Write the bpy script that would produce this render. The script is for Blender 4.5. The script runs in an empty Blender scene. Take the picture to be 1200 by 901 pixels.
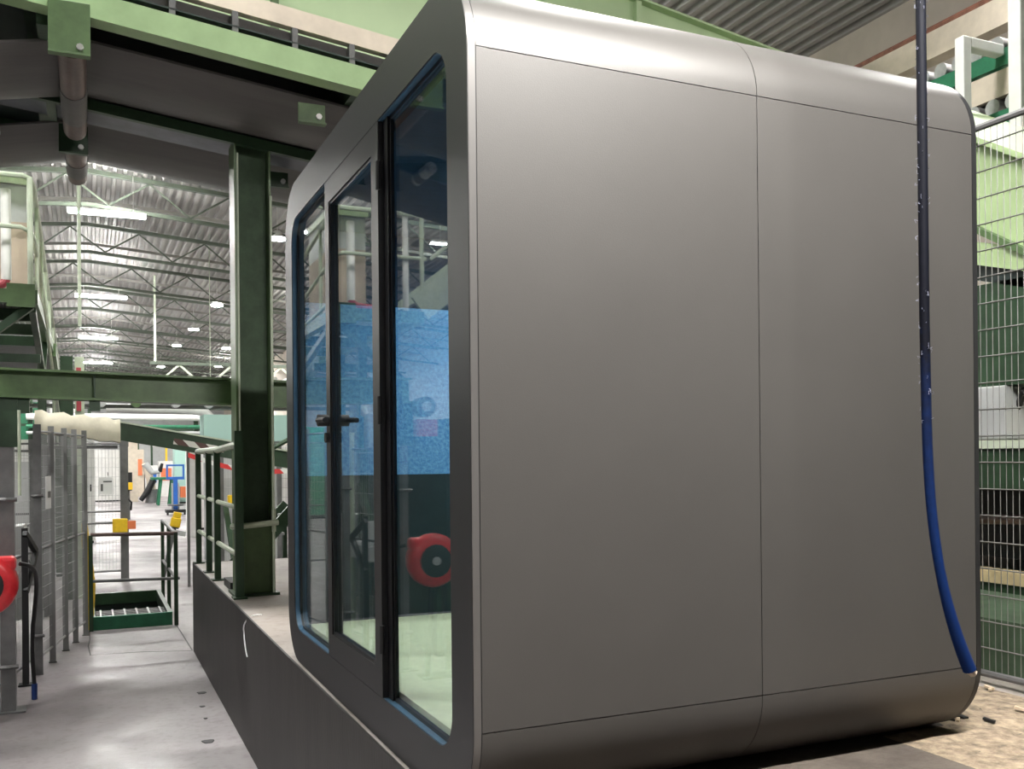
import bpy, bmesh, math, random
from mathutils import Vector, Matrix
random.seed(7)
S = bpy.context.scene
COL = S.collection
PI = math.pi

# ------------------------------------------------------------------ camera
cam_d = bpy.data.cameras.new('camera')
cam_d.sensor_fit = 'HORIZONTAL'
cam_d.sensor_width = 36.0
cam_d.lens = 33.36
cam_d.shift_y = 0.0704
cam_d.clip_start = 0.05
cam_d.clip_end = 300
cam = bpy.data.objects.new('camera', cam_d)
COL.objects.link(cam)
_R = Vector((.9136, -.4066, 0)); _U = Vector((0, 0, 1)); _F = Vector((.4066, .9136, 0))
_r = (_R - .0096 * _U).normalized(); _u = (_U + .0096 * _R).normalized()
cam.matrix_world = Matrix(((_r.x, _u.x, -_F.x, 0), (_r.y, _u.y, -_F.y, 0), (_r.z, _u.z, -_F.z, 1.91), (0, 0, 0, 1)))
S.camera = cam

# ------------------------------------------------------------------ world, exposure
w = bpy.data.worlds.new('hall_air'); S.world = w; w.use_nodes = True
w.node_tree.nodes['Background'].inputs[0].default_value = (.9, .95, 1, 1)
w.node_tree.nodes['Background'].inputs[1].default_value = .25
S.view_settings.view_transform = 'Standard'
S.view_settings.look = 'None'
S.view_settings.exposure = 1.1
S.view_settings.gamma = 1.0
S.cycles.use_denoising = True
S.cycles.max_bounces = 8
S.cycles.diffuse_bounces = 4
S.cycles.glossy_bounces = 4
S.cycles.transparent_max_bounces = 16
S.cycles.sample_clamp_indirect = 6
S.cycles.caustics_reflective = False
S.cycles.caustics_refractive = False
LAMP = 210.0      # brightness of the hall's lamp tubes

# ------------------------------------------------------------------ materials
def mat(name, col, rough=.5, metal=0.0, var=0.0, scale=6.0, bump=0.0, bscale=40.0, spec=.5, col2=None, stretch=None, detail=4, coat=0.0):
    m = bpy.data.materials.new(name); m.use_nodes = True
    n = m.node_tree.nodes; l = m.node_tree.links; b = n['Principled BSDF']
    b.inputs['Base Color'].default_value = (*col, 1)
    b.inputs['Roughness'].default_value = rough
    b.inputs['Metallic'].default_value = metal
    b.inputs['Specular IOR Level'].default_value = spec
    b.inputs['Coat Weight'].default_value = coat
    if var or col2 or bump:
        tc = n.new('ShaderNodeTexCoord'); mp = n.new('ShaderNodeMapping')
        l.new(tc.outputs['Object'], mp.inputs['Vector'])
        if stretch: mp.inputs['Scale'].default_value = stretch
    if var or col2:
        nz = n.new('ShaderNodeTexNoise'); nz.inputs['Scale'].default_value = scale
        nz.inputs['Detail'].default_value = detail; nz.inputs['Roughness'].default_value = .65
        l.new(mp.outputs['Vector'], nz.inputs['Vector'])
        rp = n.new('ShaderNodeValToRGB')
        c2 = col2 or tuple(max(0, c * (1 - var)) for c in col)
        c1 = col if col2 else tuple(min(1, c * (1 + var)) for c in col)
        rp.color_ramp.elements[0].position = .33; rp.color_ramp.elements[0].color = (*c2, 1)
        rp.color_ramp.elements[1].position = .67; rp.color_ramp.elements[1].color = (*c1, 1)
        l.new(nz.outputs['Fac'], rp.inputs['Fac']); l.new(rp.outputs['Color'], b.inputs['Base Color'])
    if bump:
        nb = n.new('ShaderNodeTexNoise'); nb.inputs['Scale'].default_value = bscale; nb.inputs['Detail'].default_value = 3
        l.new(mp.outputs['Vector'], nb.inputs['Vector'])
        bp = n.new('ShaderNodeBump'); bp.inputs['Strength'].default_value = bump; bp.inputs['Distance'].default_value = .01
        l.new(nb.outputs['Fac'], bp.inputs['Height']); l.new(bp.outputs['Normal'], b.inputs['Normal'])
    return m

def concrete(name, base, dark, stain, scale, rough=.55, joints=0):
    m = mat(name, base, rough)
    n = m.node_tree.nodes; l = m.node_tree.links; b = n['Principled BSDF']
    tc = n.new('ShaderNodeTexCoord')
    def noise(sc, det, st=None):
        nz = n.new('ShaderNodeTexNoise'); nz.inputs['Scale'].default_value = sc; nz.inputs['Detail'].default_value = det
        if st:
            mp = n.new('ShaderNodeMapping'); mp.inputs['Scale'].default_value = st
            l.new(tc.outputs['Object'], mp.inputs['Vector']); l.new(mp.outputs['Vector'], nz.inputs['Vector'])
        else: l.new(tc.outputs['Object'], nz.inputs['Vector'])
        return nz.outputs['Fac']
    def ramp(f, a, c, p0, p1):
        r = n.new('ShaderNodeValToRGB'); r.color_ramp.elements[0].position = p0; r.color_ramp.elements[1].position = p1
        r.color_ramp.elements[0].color = (*a, 1); r.color_ramp.elements[1].color = (*c, 1); l.new(f, r.inputs['Fac']); return r.outputs['Color']
    def mix(f, a, c, mode='MIX'):
        x = n.new('ShaderNodeMix'); x.data_type = 'RGBA'; x.blend_type = mode
        if isinstance(f, float): x.inputs[0].default_value = f
        else: l.new(f, x.inputs[0])
        l.new(a, x.inputs[6]); l.new(c, x.inputs[7]); return x.outputs[2]
    c1 = ramp(noise(scale, 8), dark, base, .32, .62)
    c2 = ramp(noise(scale * .45, 5, (1, .35, 1)), stain, (1, 1, 1), .34, .56)
    c = mix(.8, c1, c2, 'MULTIPLY')
    c3 = ramp(noise(scale * 14, 6), (.7, .68, .66), (1, 1, 1), .3, .5)
    c = mix(.6, c, c3, 'MULTIPLY')
    l.new(c, b.inputs['Base Color'])
    rr = ramp(noise(scale * 2, 4), (rough - .18,) * 3, (rough + .15,) * 3, .3, .7); l.new(rr, b.inputs['Roughness'])
    bp = n.new('ShaderNodeBump'); bp.inputs['Strength'].default_value = .15; bp.inputs['Distance'].default_value = .01
    l.new(noise(60, 5), bp.inputs['Height']); l.new(bp.outputs['Normal'], b.inputs['Normal'])
    return m

def glow(name, col, strength):
    m = bpy.data.materials.new(name); m.use_nodes = True
    b = m.node_tree.nodes['Principled BSDF']
    b.inputs['Base Color'].default_value = (.8, .8, .8, 1)
    b.inputs['Emission Color'].default_value = (*col, 1); b.inputs['Emission Strength'].default_value = strength
    return m

def glass(name, tint):
    m = bpy.data.materials.new(name); m.use_nodes = True
    n = m.node_tree.nodes; l = m.node_tree.links; n.remove(n['Principled BSDF'])
    tr = n.new('ShaderNodeBsdfTransparent'); tr.inputs[0].default_value = (*tint, 1)
    gl = n.new('ShaderNodeBsdfGlossy'); gl.inputs['Roughness'].default_value = 0.0; gl.inputs[0].default_value = (1, 1, 1, 1)
    fr = n.new('ShaderNodeFresnel'); fr.inputs[0].default_value = 1.52
    ge = n.new('ShaderNodeNewGeometry'); im = n.new('ShaderNodeMath'); im.operation = 'MULTIPLY_ADD'
    # the same reflectance from both sides of each face
    mx = n.new('ShaderNodeMixShader')
    l.new(ge.outputs['Backfacing'], im.inputs[0]); im.inputs[1].default_value = 1 / 1.52 - 1.52; im.inputs[2].default_value = 1.52
    l.new(im.outputs[0], fr.inputs[0])
    l.new(fr.outputs[0], mx.inputs[0]); l.new(tr.outputs[0], mx.inputs[1]); l.new(gl.outputs[0], mx.inputs[2])
    l.new(mx.outputs[0], n['Material Output'].inputs[0])
    return m

def stripes(name, c1, c2, freq, direction=(1, 0, 0), rough=.5):
    m = mat(name, c1, rough); n = m.node_tree.nodes; l = m.node_tree.links; b = n['Principled BSDF']
    tc = n.new('ShaderNodeTexCoord'); d = n.new('ShaderNodeVectorMath'); d.operation = 'DOT_PRODUCT'
    d.inputs[1].default_value = direction; l.new(tc.outputs['Object'], d.inputs[0])
    mu = n.new('ShaderNodeMath'); mu.operation = 'MULTIPLY'; mu.inputs[1].default_value = freq; l.new(d.outputs['Value'], mu.inputs[0])
    fr = n.new('ShaderNodeMath'); fr.operation = 'FRACT'; l.new(mu.outputs[0], fr.inputs[0])
    gt = n.new('ShaderNodeMath'); gt.operation = 'GREATER_THAN'; gt.inputs[1].default_value = .5; l.new(fr.outputs[0], gt.inputs[0])
    mx = n.new('ShaderNodeMix'); mx.data_type = 'RGBA'; l.new(gt.outputs[0], mx.inputs[0])
    mx.inputs[6].default_value = (*c1, 1); mx.inputs[7].default_value = (*c2, 1); l.new(mx.outputs[2], b.inputs['Base Color'])
    return m

M = dict(
    floor=concrete('worn_concrete', (.37, .345, .35), (.155, .14, .143), (.42, .37, .385), 1.3, .5),
    platform=concrete('dusty_concrete', (.46, .43, .41), (.27, .25, .23), (.60, .52, .44), 1.1, .7),
    plinth=mat('dark_steel_plate', (.030, .027, .0255), .55, .1, 0, 2.2, .12, 30, col2=(.016, .0145, .014), stretch=(3, 3, .5)),
    clad=mat('graphite_cladding', (.068, .0645, .061), .45, .2, .05, 1.4, .05, 350, spec=.5),
    frame=mat('anthracite_frame', (.013, .0133, .0145), .45, .0, .06, 3, .03, 300),
    trim=mat('edge_trim_metal', (.16, .155, .15), .3, .5, .05, 5),
    black=mat('black_rubber', (.008, .008, .009), .5),
    gasket=mat('black_gasket', (.006, .006, .007), .35),
    film=mat('blue_protective_film', (.045, .10, .16), .35, 0, .2, 9),
    glass=glass('pane_glass', (.90, .95, .97)),
    felt=mat('blue_felt', (.20, .46, .72), .95, 0, 0, 55, .6, 90, spec=.1, col2=(.06, .21, .47), detail=5),
    upper=mat('navy_lining', (.012, .035, .07), .8, 0, .2, 20, spec=.2),
    lower=mat('dark_teal_lining', (.012, .028, .032), .6, 0, .2, 5, spec=.3),
    podfloor=mat('pale_green_carpet', (.74, .77, .50), .95, 0, .06, 24, .2, 200, spec=.1),
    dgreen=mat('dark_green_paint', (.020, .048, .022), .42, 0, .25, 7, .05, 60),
    green=mat('green_paint', (.075, .13, .05), .42, 0, .18, 6, .05, 60),
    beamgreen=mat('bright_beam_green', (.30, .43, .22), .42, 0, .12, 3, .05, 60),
    mgreen=mat('mid_green_paint', (.02, .16, .08), .45, 0, .2, 6),
    lgreen=mat('light_green_paint', (.44, .57, .33), .5, 0, .05, 1.2, .03, 20),
    railgreen=mat('pale_green_tube', (.50, .56, .44), .45, 0, .1, 8),
    cream=mat('cream_paint', (.62, .54, .44), .6, 0, .12, 3),
    dimwall=mat('darkened_wall', (.20, .19, .18), .8, 0, .2, .6),  # unseen front wall, darkened to cut light bouncing onto the pod
    webgreen=mat('shaded_green_paint', (.045, .078, .042), .7, 0, .25, 6),  # darker copy of the green, the web's recess shade in its colour
    dirt=mat('packed_dirt', (.125, .103, .085), .9, 0, 0, 5, .5, 40, col2=(.055, .045, .038), detail=8),
    wallcream=mat('cream_wall', (.62, .56, .48), .8, 0, .1, .8),
    beltdark=mat('grey_conveyor_belt', (.105, .099, .097), .55, 0, .22, 1.1, .1, 50, stretch=(.4, 3, 1)),
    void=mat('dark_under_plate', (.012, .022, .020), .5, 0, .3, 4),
    steelblue=mat('bare_underside_sheet', (.10, .105, .13), .4, .4, .3, 3),
    roller=mat('worn_brown_roller', (.075, .05, .045), .45, .3, 0, 6, .15, 60, col2=(.15, .10, .09), stretch=(1, .5, 1)),
    rollgrey=mat('grey_roller', (.42, .42, .42), .4, .4, .2, 8),
    greypost=mat('grey_fence_paint', (.135, .135, .135), .45, .2, .15, 8),
    wire=mat('galvanised_wire', (.40, .40, .40), .5, .2),
    wireblk=mat('dark_fence_wire', (.15, .15, .14), .5, .2),
    red=mat('red_plastic', (.70, .03, .04), .3, 0, .12, 12, coat=.3),
    hosered=mat('red_hose', (.42, .06, .08), .5),
    white=mat('white_paint', (.74, .74, .72), .45, 0, .06, 6),
    paper=mat('white_paper', (.82, .82, .82), .8),
    yellow=mat('yellow_plastic', (.80, .52, .02), .4, 0, .08, 15),
    orange=mat('orange_plastic', (.75, .20, .08), .4),
    blue=mat('blue_paint', (.03, .16, .60), .4, 0, .1, 9),
    beige=mat('beige_panel', (.42, .34, .27), .6, 0, .08, 2),
    ltgrey=mat('light_grey_panel', (.40, .41, .41), .5, 0, .08, 3),
    tarp=mat('cream_tarpaulin', (.72, .66, .54), .75, 0, .1, 6, .4, 9),
    ceil=mat('corrugated_steel_sheet', (.36, .355, .34), .58, .2, .12, .5),
    truss=mat('truss_green', (.085, .105, .08), .5, 0, .15, 4),
    sand=mat('loose_sand', (.42, .33, .23), .95, 0, 0, 18, .8, 50, col2=(.13, .10, .075), detail=8),
    chip=mat('wood_chip', (.58, .47, .33), .9, 0, .2, 30),
    wood=mat('wooden_batten', (.45, .36, .20), .8, 0, .2, 9),
    hosecol=None,
    purlin=mat('grey_purlin', (.22, .215, .195), .5, .2),
    palepost=mat('light_fence_post', (.27, .27, .27), .5, .2),
    chute=mat('chute_green', (.33, .44, .22), .55, 0, .06, 3),
    rope=mat('navy_webbing', (.004, .006, .016), .9, 0, .3, 60, .4, 300),
    ropeblue=mat('bright_blue_hose_skin', (.006, .030, .15), .55, 0, .2, 40),
    fuzz=mat('frayed_fibre', (.22, .23, .30), .9),
    brown=mat('brown_pipe', (.22, .09, .06), .6, 0, .3, 12),
    teal=mat('pale_teal_panel', (.36, .55, .50), .5),
    hazard=stripes('red_white_stripes', (.75, .75, .73), (.65, .05, .05), 3.2, (1, 0, .8)),
    hazbeam=stripes('pale_chevrons', (.72, .70, .66), (.10, .045, .04), 4.2, (1, 0, .9)),
    metal=mat('bright_steel', (.62, .62, .60), .3, .8),
    lamp=glow('lamp_tube', (1, .985, .95), LAMP),
    lampfar=glow('bright_lamp_tube', (1, .985, .95), LAMP * 1.65),
    lamplow=glow('added_low_tube', (1, .97, .93), LAMP * 1.25),
    podfill=glow('added_pod_fill', (1, .98, .93), 6.0),
)

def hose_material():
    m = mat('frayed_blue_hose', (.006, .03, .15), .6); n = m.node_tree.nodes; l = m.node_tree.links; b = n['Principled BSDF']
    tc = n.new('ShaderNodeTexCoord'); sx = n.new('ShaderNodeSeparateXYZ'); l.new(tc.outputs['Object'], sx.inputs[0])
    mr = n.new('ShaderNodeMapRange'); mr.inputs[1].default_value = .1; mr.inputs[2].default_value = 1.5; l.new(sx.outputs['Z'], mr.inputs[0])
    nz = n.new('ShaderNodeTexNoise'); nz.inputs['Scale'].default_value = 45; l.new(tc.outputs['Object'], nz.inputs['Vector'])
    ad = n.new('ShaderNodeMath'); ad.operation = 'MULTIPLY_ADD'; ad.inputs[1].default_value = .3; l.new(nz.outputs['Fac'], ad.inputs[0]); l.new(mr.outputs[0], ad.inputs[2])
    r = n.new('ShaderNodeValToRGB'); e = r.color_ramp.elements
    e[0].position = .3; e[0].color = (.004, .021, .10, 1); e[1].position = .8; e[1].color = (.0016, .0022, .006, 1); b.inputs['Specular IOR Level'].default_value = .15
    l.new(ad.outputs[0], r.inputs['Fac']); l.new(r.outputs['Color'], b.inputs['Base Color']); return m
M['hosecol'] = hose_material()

# ------------------------------------------------------------------ mesh building
class MB:
    def __init__(s): s.v = []; s.f = []
    def add(s, vs, fs):
        o = len(s.v); s.v += [tuple(p) for p in vs]; s.f += [tuple(o + i for i in f) for f in fs]; return s
    def box(s, x0, x1, y0, y1, z0, z1):
        vs = [(x, y, z) for z in (z0, z1) for x, y in ((x0, y0), (x1, y0), (x1, y1), (x0, y1))]
        return s.add(vs, [(3, 2, 1, 0), (4, 5, 6, 7), (0, 1, 5, 4), (1, 2, 6, 5), (2, 3, 7, 6), (3, 0, 4, 7)])
    def beam(s, p0, p1, wd, ht, up=(0, 0, 1)):
        p0, p1 = Vector(p0), Vector(p1); d = (p1 - p0).normalized(); up = Vector(up)
        if abs(d.dot(up)) > .98: up = Vector((0, 1, 0))
        sd = d.cross(up).normalized() * wd / 2; u = sd.cross(d).normalized() * ht / 2
        vs = [p + a * sd + b * u for p in (p0, p1) for a, b in ((-1, -1), (1, -1), (1, 1), (-1, 1))]
        return s.add(vs, [(0, 1, 2, 3), (7, 6, 5, 4), (0, 4, 5, 1), (1, 5, 6, 2), (2, 6, 7, 3), (3, 7, 4, 0)])
    def ibeam(s, p0, p1, wd, ht, t=.014, up=(0, 0, 1)):
        p0, p1 = Vector(p0), Vector(p1); d = (p1 - p0).normalized(); up = Vector(up)
        if abs(d.dot(up)) > .98: up = Vector((0, 1, 0))
        sd = d.cross(up).normalized(); u = sd.cross(d).normalized()
        o = u * (ht / 2 - t / 2)
        s.beam(p0 + o, p1 + o, wd, t, u); s.beam(p0 - o, p1 - o, wd, t, u); s.beam(p0, p1, t * .8, ht - 2 * t, u)
        return s
    def tube(s, pts, r, seg=8, caps=True):
        pts = [Vector(p) for p in pts]; n = len(pts); rings = []
        rs = r if isinstance(r, (list, tuple)) else [r] * n
        ref = None
        for i, p in enumerate(pts):
            d = (pts[min(i + 1, n - 1)] - pts[max(i - 1, 0)]).normalized()
            if ref is None or abs(d.dot(ref)) > .97:
                ref = Vector((0, 0, 1)) if abs(d.z) < .9 else Vector((0, 1, 0))
            a = d.cross(ref).normalized(); b = a.cross(d).normalized(); ref = b
            rings.append([p + rs[i] * (math.cos(2 * PI * k / seg) * a + math.sin(2 * PI * k / seg) * b) for k in range(seg)])
        vs = [q for g in rings for q in g]; fs = []
        for i in range(n - 1):
            for k in range(seg):
                k2 = (k + 1) % seg
                fs.append((i * seg + k, i * seg + k2, (i + 1) * seg + k2, (i + 1) * seg + k))
        if caps: fs.append(tuple(range(seg - 1, -1, -1))); fs.append(tuple((n - 1) * seg + k for k in range(seg)))
        return s.add(vs, fs)
    def loft(s, loops, close=True, caps=True):
        n = len(loops[0]); vs = [p for lp in loops for p in lp]; fs = []
        for i in range(len(loops) - 1):
            for k in range(n if close else n - 1):
                k2 = (k + 1) % n; fs.append((i * n + k, i * n + k2, (i + 1) * n + k2, (i + 1) * n + k))
        if caps: fs.append(tuple(range(n - 1, -1, -1))); fs.append(tuple((len(loops) - 1) * n + k for k in range(n)))
        return s.add(vs, fs)
    def ring(s, outer, inner, x0, x1):
        n = len(outer); vs = []
        for x in (x0, x1):
            vs += [(x, y, z) for y, z in outer]; vs += [(x, y, z) for y, z in inner]
        fs = []
        for k in range(n):
            j = (k + 1) % n
            fs += [(k, j, n + j, n + k), (2 * n + j, 2 * n + k, 3 * n + k, 3 * n + j), (j, k, 2 * n + k, 2 * n + j), (n + k, n + j, 3 * n + j, 3 * n + k)]
        return s.add(vs, fs)
    def strip(s, sec, x0, x1):          # closed (y, z) section swept along x
        return s.loft([[(x, y, z) for y, z in sec] for x in (x0, x1)])
    def mesh(s, name, off=(0, 0, 0), smooth=False, bevel=0):
        me = bpy.data.meshes.new(name); o = Vector(off)
        me.from_pydata([tuple(Vector(p) - o) for p in s.v], [], s.f)
        bm = bmesh.new(); bm.from_mesh(me); bmesh.ops.recalc_face_normals(bm, faces=bm.faces)
        if bevel: bmesh.ops.bevel(bm, geom=[e for e in bm.edges if len(e.link_faces) == 2 and e.calc_face_angle(0) > .5], offset=bevel, segments=2, affect='EDGES', profile=.5, clamp_overlap=True)
        bm.to_mesh(me); bm.free()
        if smooth:
            for p in me.polygons: p.use_smooth = True
            me.set_sharp_from_angle(angle=math.radians(smooth if smooth is not True else 35))
        return me
    def build(s, name, m, parent=None, smooth=False, bevel=0):
        if parent is None:
            xs, ys, zs = zip(*s.v); off = ((min(xs) + max(xs)) / 2, (min(ys) + max(ys)) / 2, min(zs))
        else: off = wloc(parent)
        me = s.mesh(name, off, smooth, bevel); me.materials.append(M[m] if isinstance(m, str) else m)
        return put(name, me, parent, off)

def wloc(o):
    v = Vector((0, 0, 0))
    while o: v += o.location; o = o.parent
    return v
def put(name, me, parent, loc, rot=None):
    o = bpy.data.objects.new(name, me); COL.objects.link(o)
    if parent: o.parent = parent; o.location = Vector(loc) - wloc(parent)
    else: o.location = loc
    if rot: o.rotation_euler = rot
    return o
def thing(name, label, cat, loc, group=None):
    o = bpy.data.objects.new(name, None); COL.objects.link(o); o.location = loc; o.empty_display_size = .1
    return tag(o, label, cat, group)
def tag(o, label, cat, group=None, kind=None):
    o['label'] = label; o['category'] = cat
    if group: o['group'] = group
    if kind: o['kind'] = kind
    return o
def struct(o): o['kind'] = 'structure'; return o
def B(x0, x1, y0, y1, z0, z1): return MB().box(x0, x1, y0, y1, z0, z1)
def T(pts, r, seg=8): return MB().tube(pts, r, seg)
def BM(p0, p1, wd, ht, up=(0, 0, 1)): return MB().beam(p0, p1, wd, ht, up)
def bez(p0, p1, p2, p3, n=12):
    p0, p1, p2, p3 = map(Vector, (p0, p1, p2, p3)); out = []
    for i in range(n + 1):
        t = i / n; out.append((1 - t) ** 3 * p0 + 3 * t * (1 - t) ** 2 * p1 + 3 * t * t * (1 - t) * p2 + t ** 3 * p3)
    return out
def arc(cy, cz, r, a0, a1, n=12):
    return [(cy + r * math.cos(a0 + (a1 - a0) * i / n), cz + r * math.sin(a0 + (a1 - a0) * i / n)) for i in range(n + 1)]
def rrect(y0, y1, z0, z1, r, n=12):
    return arc(y1 - r, z1 - r, r, 0, PI / 2, n) + arc(y0 + r, z1 - r, r, PI / 2, PI, n) + arc(y0 + r, z0 + r, r, PI, 1.5 * PI, n) + arc(y1 - r, z0 + r, r, 1.5 * PI, 2 * PI, n)

# ------------------------------------------------------------------ setting
HX0, HX1, HY0, HY1, RZ, RS = -16.0, 11.0, -12.0, 88.0, 9.4, .08
PZ = .88                                   # height of the loading platform
PX0, PY1 = .93, 9.95
hx0, hx1, hy0, hy1 = -.01, .86, 11.65, 13.75      # the hatch opening
fm = MB()
for a in ((HX0, HX1, HY0, hy0), (HX0, HX1, hy1, HY1), (HX0, hx0, hy0, hy1), (hx1, HX1, hy0, hy1)): fm.box(*a, -.2, 0)
struct(fm.build('floor', 'floor'))
fp = struct(B(PX0 + .012, HX1 - .01, HY0 + .01, PY1, 0.001, PZ).build('floor_platform', 'platform'))
B(PX0, PX0 + .012, HY0 + .02, PY1, 0.001, PZ + .003).build('side_plate', 'plinth', fp)
B(PX0, 8.9, PY1, PY1 + .012, 0.001, PZ + .003).build('end_plate', 'plinth', fp)
def roofz(x): return RZ - RS * abs(x)
# corrugated roof: trapezoid ribs run along the hall
mb = MB(); prof = []; x = HX0 - .1; pitch = .24
while x < HX1 + .1:
    for dx, dz in ((0, 0), (.03, .085), (.13, .085), (.16, 0)):
        prof.append((x + dx, roofz(x + dx) + dz))
    x += pitch
mb.loft([[(px, y, pz) for px, pz in prof] for y in (HY0, HY1)], close=False, caps=False)
struct(mb.build('ceiling', 'ceil'))
struct(B(HX1, HX1 + .2, HY0, HY1, 0, 9.0).build('wall_right', 'wallcream'))
struct(B(HX0 - .2, HX0, HY0, HY1, 0, 8.6).build('wall_left', 'ltgrey'))
struct(B(HX0, HX1, HY1, HY1 + .2, 0, 9.6).build('wall_back', 'ltgrey'))
struct(B(HX0, HX1, HY0 - .2, HY0, 0, 9.6).build('wall_front', 'dimwall'))

for i_, pts_ in enumerate((((-.02, 11.64), (-.015, 11.1), (-.03, 10.7), (-.01, 10.2)), ((.9, 11.6), (.915, 10.6), (.922, 9.98)), ((-.02, 10.2), (.45, 10.15), (.915, 9.98)), ((-1.0, 6.35), (-.45, 6.28), (-.40, 6.0), (-.43, 5.6), (-.40, 5.2)))):
    jm = MB(); jm.loft([[(x - .006, y - .004, .0004), (x + .006, y + .004, .0004), (x + .006, y + .004, .0012), (x - .006, y - .004, .0012)] for x, y in pts_])
    struct(jm.build(f'trim_{i_ + 1}', 'black'))
# roof trusses
ordn = ['nearest', 'second nearest', 'third nearest', 'fourth nearest', 'fifth nearest', 'sixth nearest', 'seventh nearest', 'eighth nearest', 'ninth nearest', 'tenth nearest', 'eleventh nearest', 'twelfth nearest']
for i in range(11):
    y = 20.5 + 6.0 * i
    t = thing('roof_truss', f'dark green lattice roof truss, {ordn[i]} to the camera down the hall', 'truss', (0, y, RZ - .1), 'roof trusses')
    mb = MB()
    for xa, xb in ((HX0, 0), (0, HX1)): mb.beam((xa, y, roofz(xa) - .10), (xb, y, roofz(xb) - .10), .14, .11)
    mb.build('top_chord', 'truss', t)
    mb = MB()
    for xa, xb in ((HX0, 0), (0, HX1)): mb.beam((xa, y, roofz(xa) - .95), (xb, y, roofz(xb) - .95), .12, .09)
    mb.build('bottom_chord', 'truss', t)
    x = HX0 + .5; k = 0
    while x + 1.0 < HX1:
        za, zb = (-.16, -.89) if k % 2 else (-.89, -.16)
        BM((x, y, roofz(x) + za), (x + 1.0, y, roofz(x + 1.0) + zb), .045, .045).build('diagonal', 'truss', t)
        x += 1.0; k += 1
# purlins
for i in range(14):
    y = 17.4 + 6.0 * (i // 1)
    if y > 86: break
    o = MB()
    for xa, xb in ((HX0, 0), (0, HX1)): o.beam((xa, y, roofz(xa) - .09), (xb, y, roofz(xb) - .09), .06, .09)
    tag(o.build('roof_purlin', 'purlin'), f'pale steel roof purlin between trusses, {ordn[min(i, 11)]} to the camera', 'purlin', 'roof purlins')

# lamps
def lamp(x, y, z, label, ln=1.8, m='lamp'):
    t = thing('ceiling_lamp', label, 'lamp', (x, y, z), 'hall ceiling lamps')
    B(x - ln / 2, x + ln / 2, y - .05, y + .05, z, z + .09).build('housing', 'white', t)
    B(x - ln / 2 + .03, x + ln / 2 - .03, y - .075, y + .075, z - .025, z - .001).build('tube', m, t)
    for dx in (-.6, .6): T([(x + dx, y, z + .09), (x + dx, y, roofz(x + dx) - .001)], .012, 5).build('suspension', 'metal', t)
def bay_lamp(x, y, z, label):
    t = thing('bay_lamp', label, 'lamp', (x, y, z), 'hall ceiling lamps')
    MB().tube([(x, y, z + .01), (x, y, z + .06), (x, y, z + .22)], [.24, .22, .08], 16).build('housing', 'white', t, smooth=40)
    MB().tube([(x, y, z - .02), (x, y, z + .009)], .22, 16).build('lens', 'lamp', t)
    T([(x, y, z + .22), (x, y, roofz(x) - .001)], .012, 5).build('suspension', 'metal', t)
rows = ((.45, 'in the row above the aisle'), (-3.7, 'in the first row left of the aisle'), (-7.8, 'in the second row left of the aisle'), (8.4, 'in the row by the right wall'))
lens = (3.0, 6.0, 12.5, 25.5, 38.5, 51.5, 64.5, 77.5)
for x, rn in rows:
    for k, y in enumerate(lens):
        if y < 10 and (x, y) not in ((-3.7, 6.0), (-7.8, 3.0)): continue  # unseen near lamp in the first left row, added to brighten that side
        if x == 8.4 and (y < 13 or k % 2): continue
        if x == -7.8 and k % 2 == 0 and y > 7: continue
        lamp(x, y, 8.0 if y > 10 else 7.6, f'linear lamp {rn}, {ordn[k]}', m='lampfar' if y > 20 else 'lamp')
for k, (x, y) in enumerate(((4.75, 14.0), (4.80, 26.6), (4.65, 39.0), (4.50, 46.6), (4.29, 53.5), (4.3, 66.0))):
    bay_lamp(x, y, 8.0, f'round glowing bay lamp right of the aisle, {ordn[k]} to the camera')
bay_lamp(6.88, 53.9, 8.0, 'round glowing bay lamp closest to the green column, far down the hall')
for x, nm in ((.3, 'left of the pod above the conveyor'), (3.6, 'above the pod'), (7.9, 'near the right wall')): bay_lamp(x, 5.3, 7.5, f'unseen round bay lamp added {nm}')  # unseen lamps, added to light up the girder behind the conveyor
lamp(1.75, 1.0, 4.6, 'unseen linear lamp added low over the platform in front of the pod', m='lamplow')  # unseen lamp, added so the pod side fades from top to bottom

# ------------------------------------------------------------------ office pod
X0, X1, Y0, Y1, Z0, Z1, R = .954, 2.907, 2.421, 5.065, .885, 3.304, .262
pod = thing('office_pod', 'large graphite grey office pod with rounded edges and glass front, on the platform', 'office pod', ((X0 + X1) / 2, (Y0 + Y1) / 2, PZ))
g = .0026; th = .014
mid = (X0 + .024 + X1 - .012) / 2
outer = rrect(Y0, Y1, Z0, Z1, R, 16)
core_o = rrect(Y0 + th + .002, Y1 - th - .002, Z0 + th + .002, Z1 - th - .002, R - th - .002, 16)
core_i = rrect(Y0 + .11, Y1 - .11, Z0 + .13, Z1 - .11, .13, 16)
MB().ring(core_o, core_i, X0 + .062, X1 - .0215).build('shell', 'frame', pod, smooth=True)
def sect(pts_o, pts_i): return pts_o + pts_i[::-1]
def roll(cy, cz, a0, a1):
    e = g / 2 / R
    return sect(arc(cy, cz, R, a0 + e, a1 - e, 14), arc(cy, cz, R - th, a0 + e, a1 - e, 14))
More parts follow.
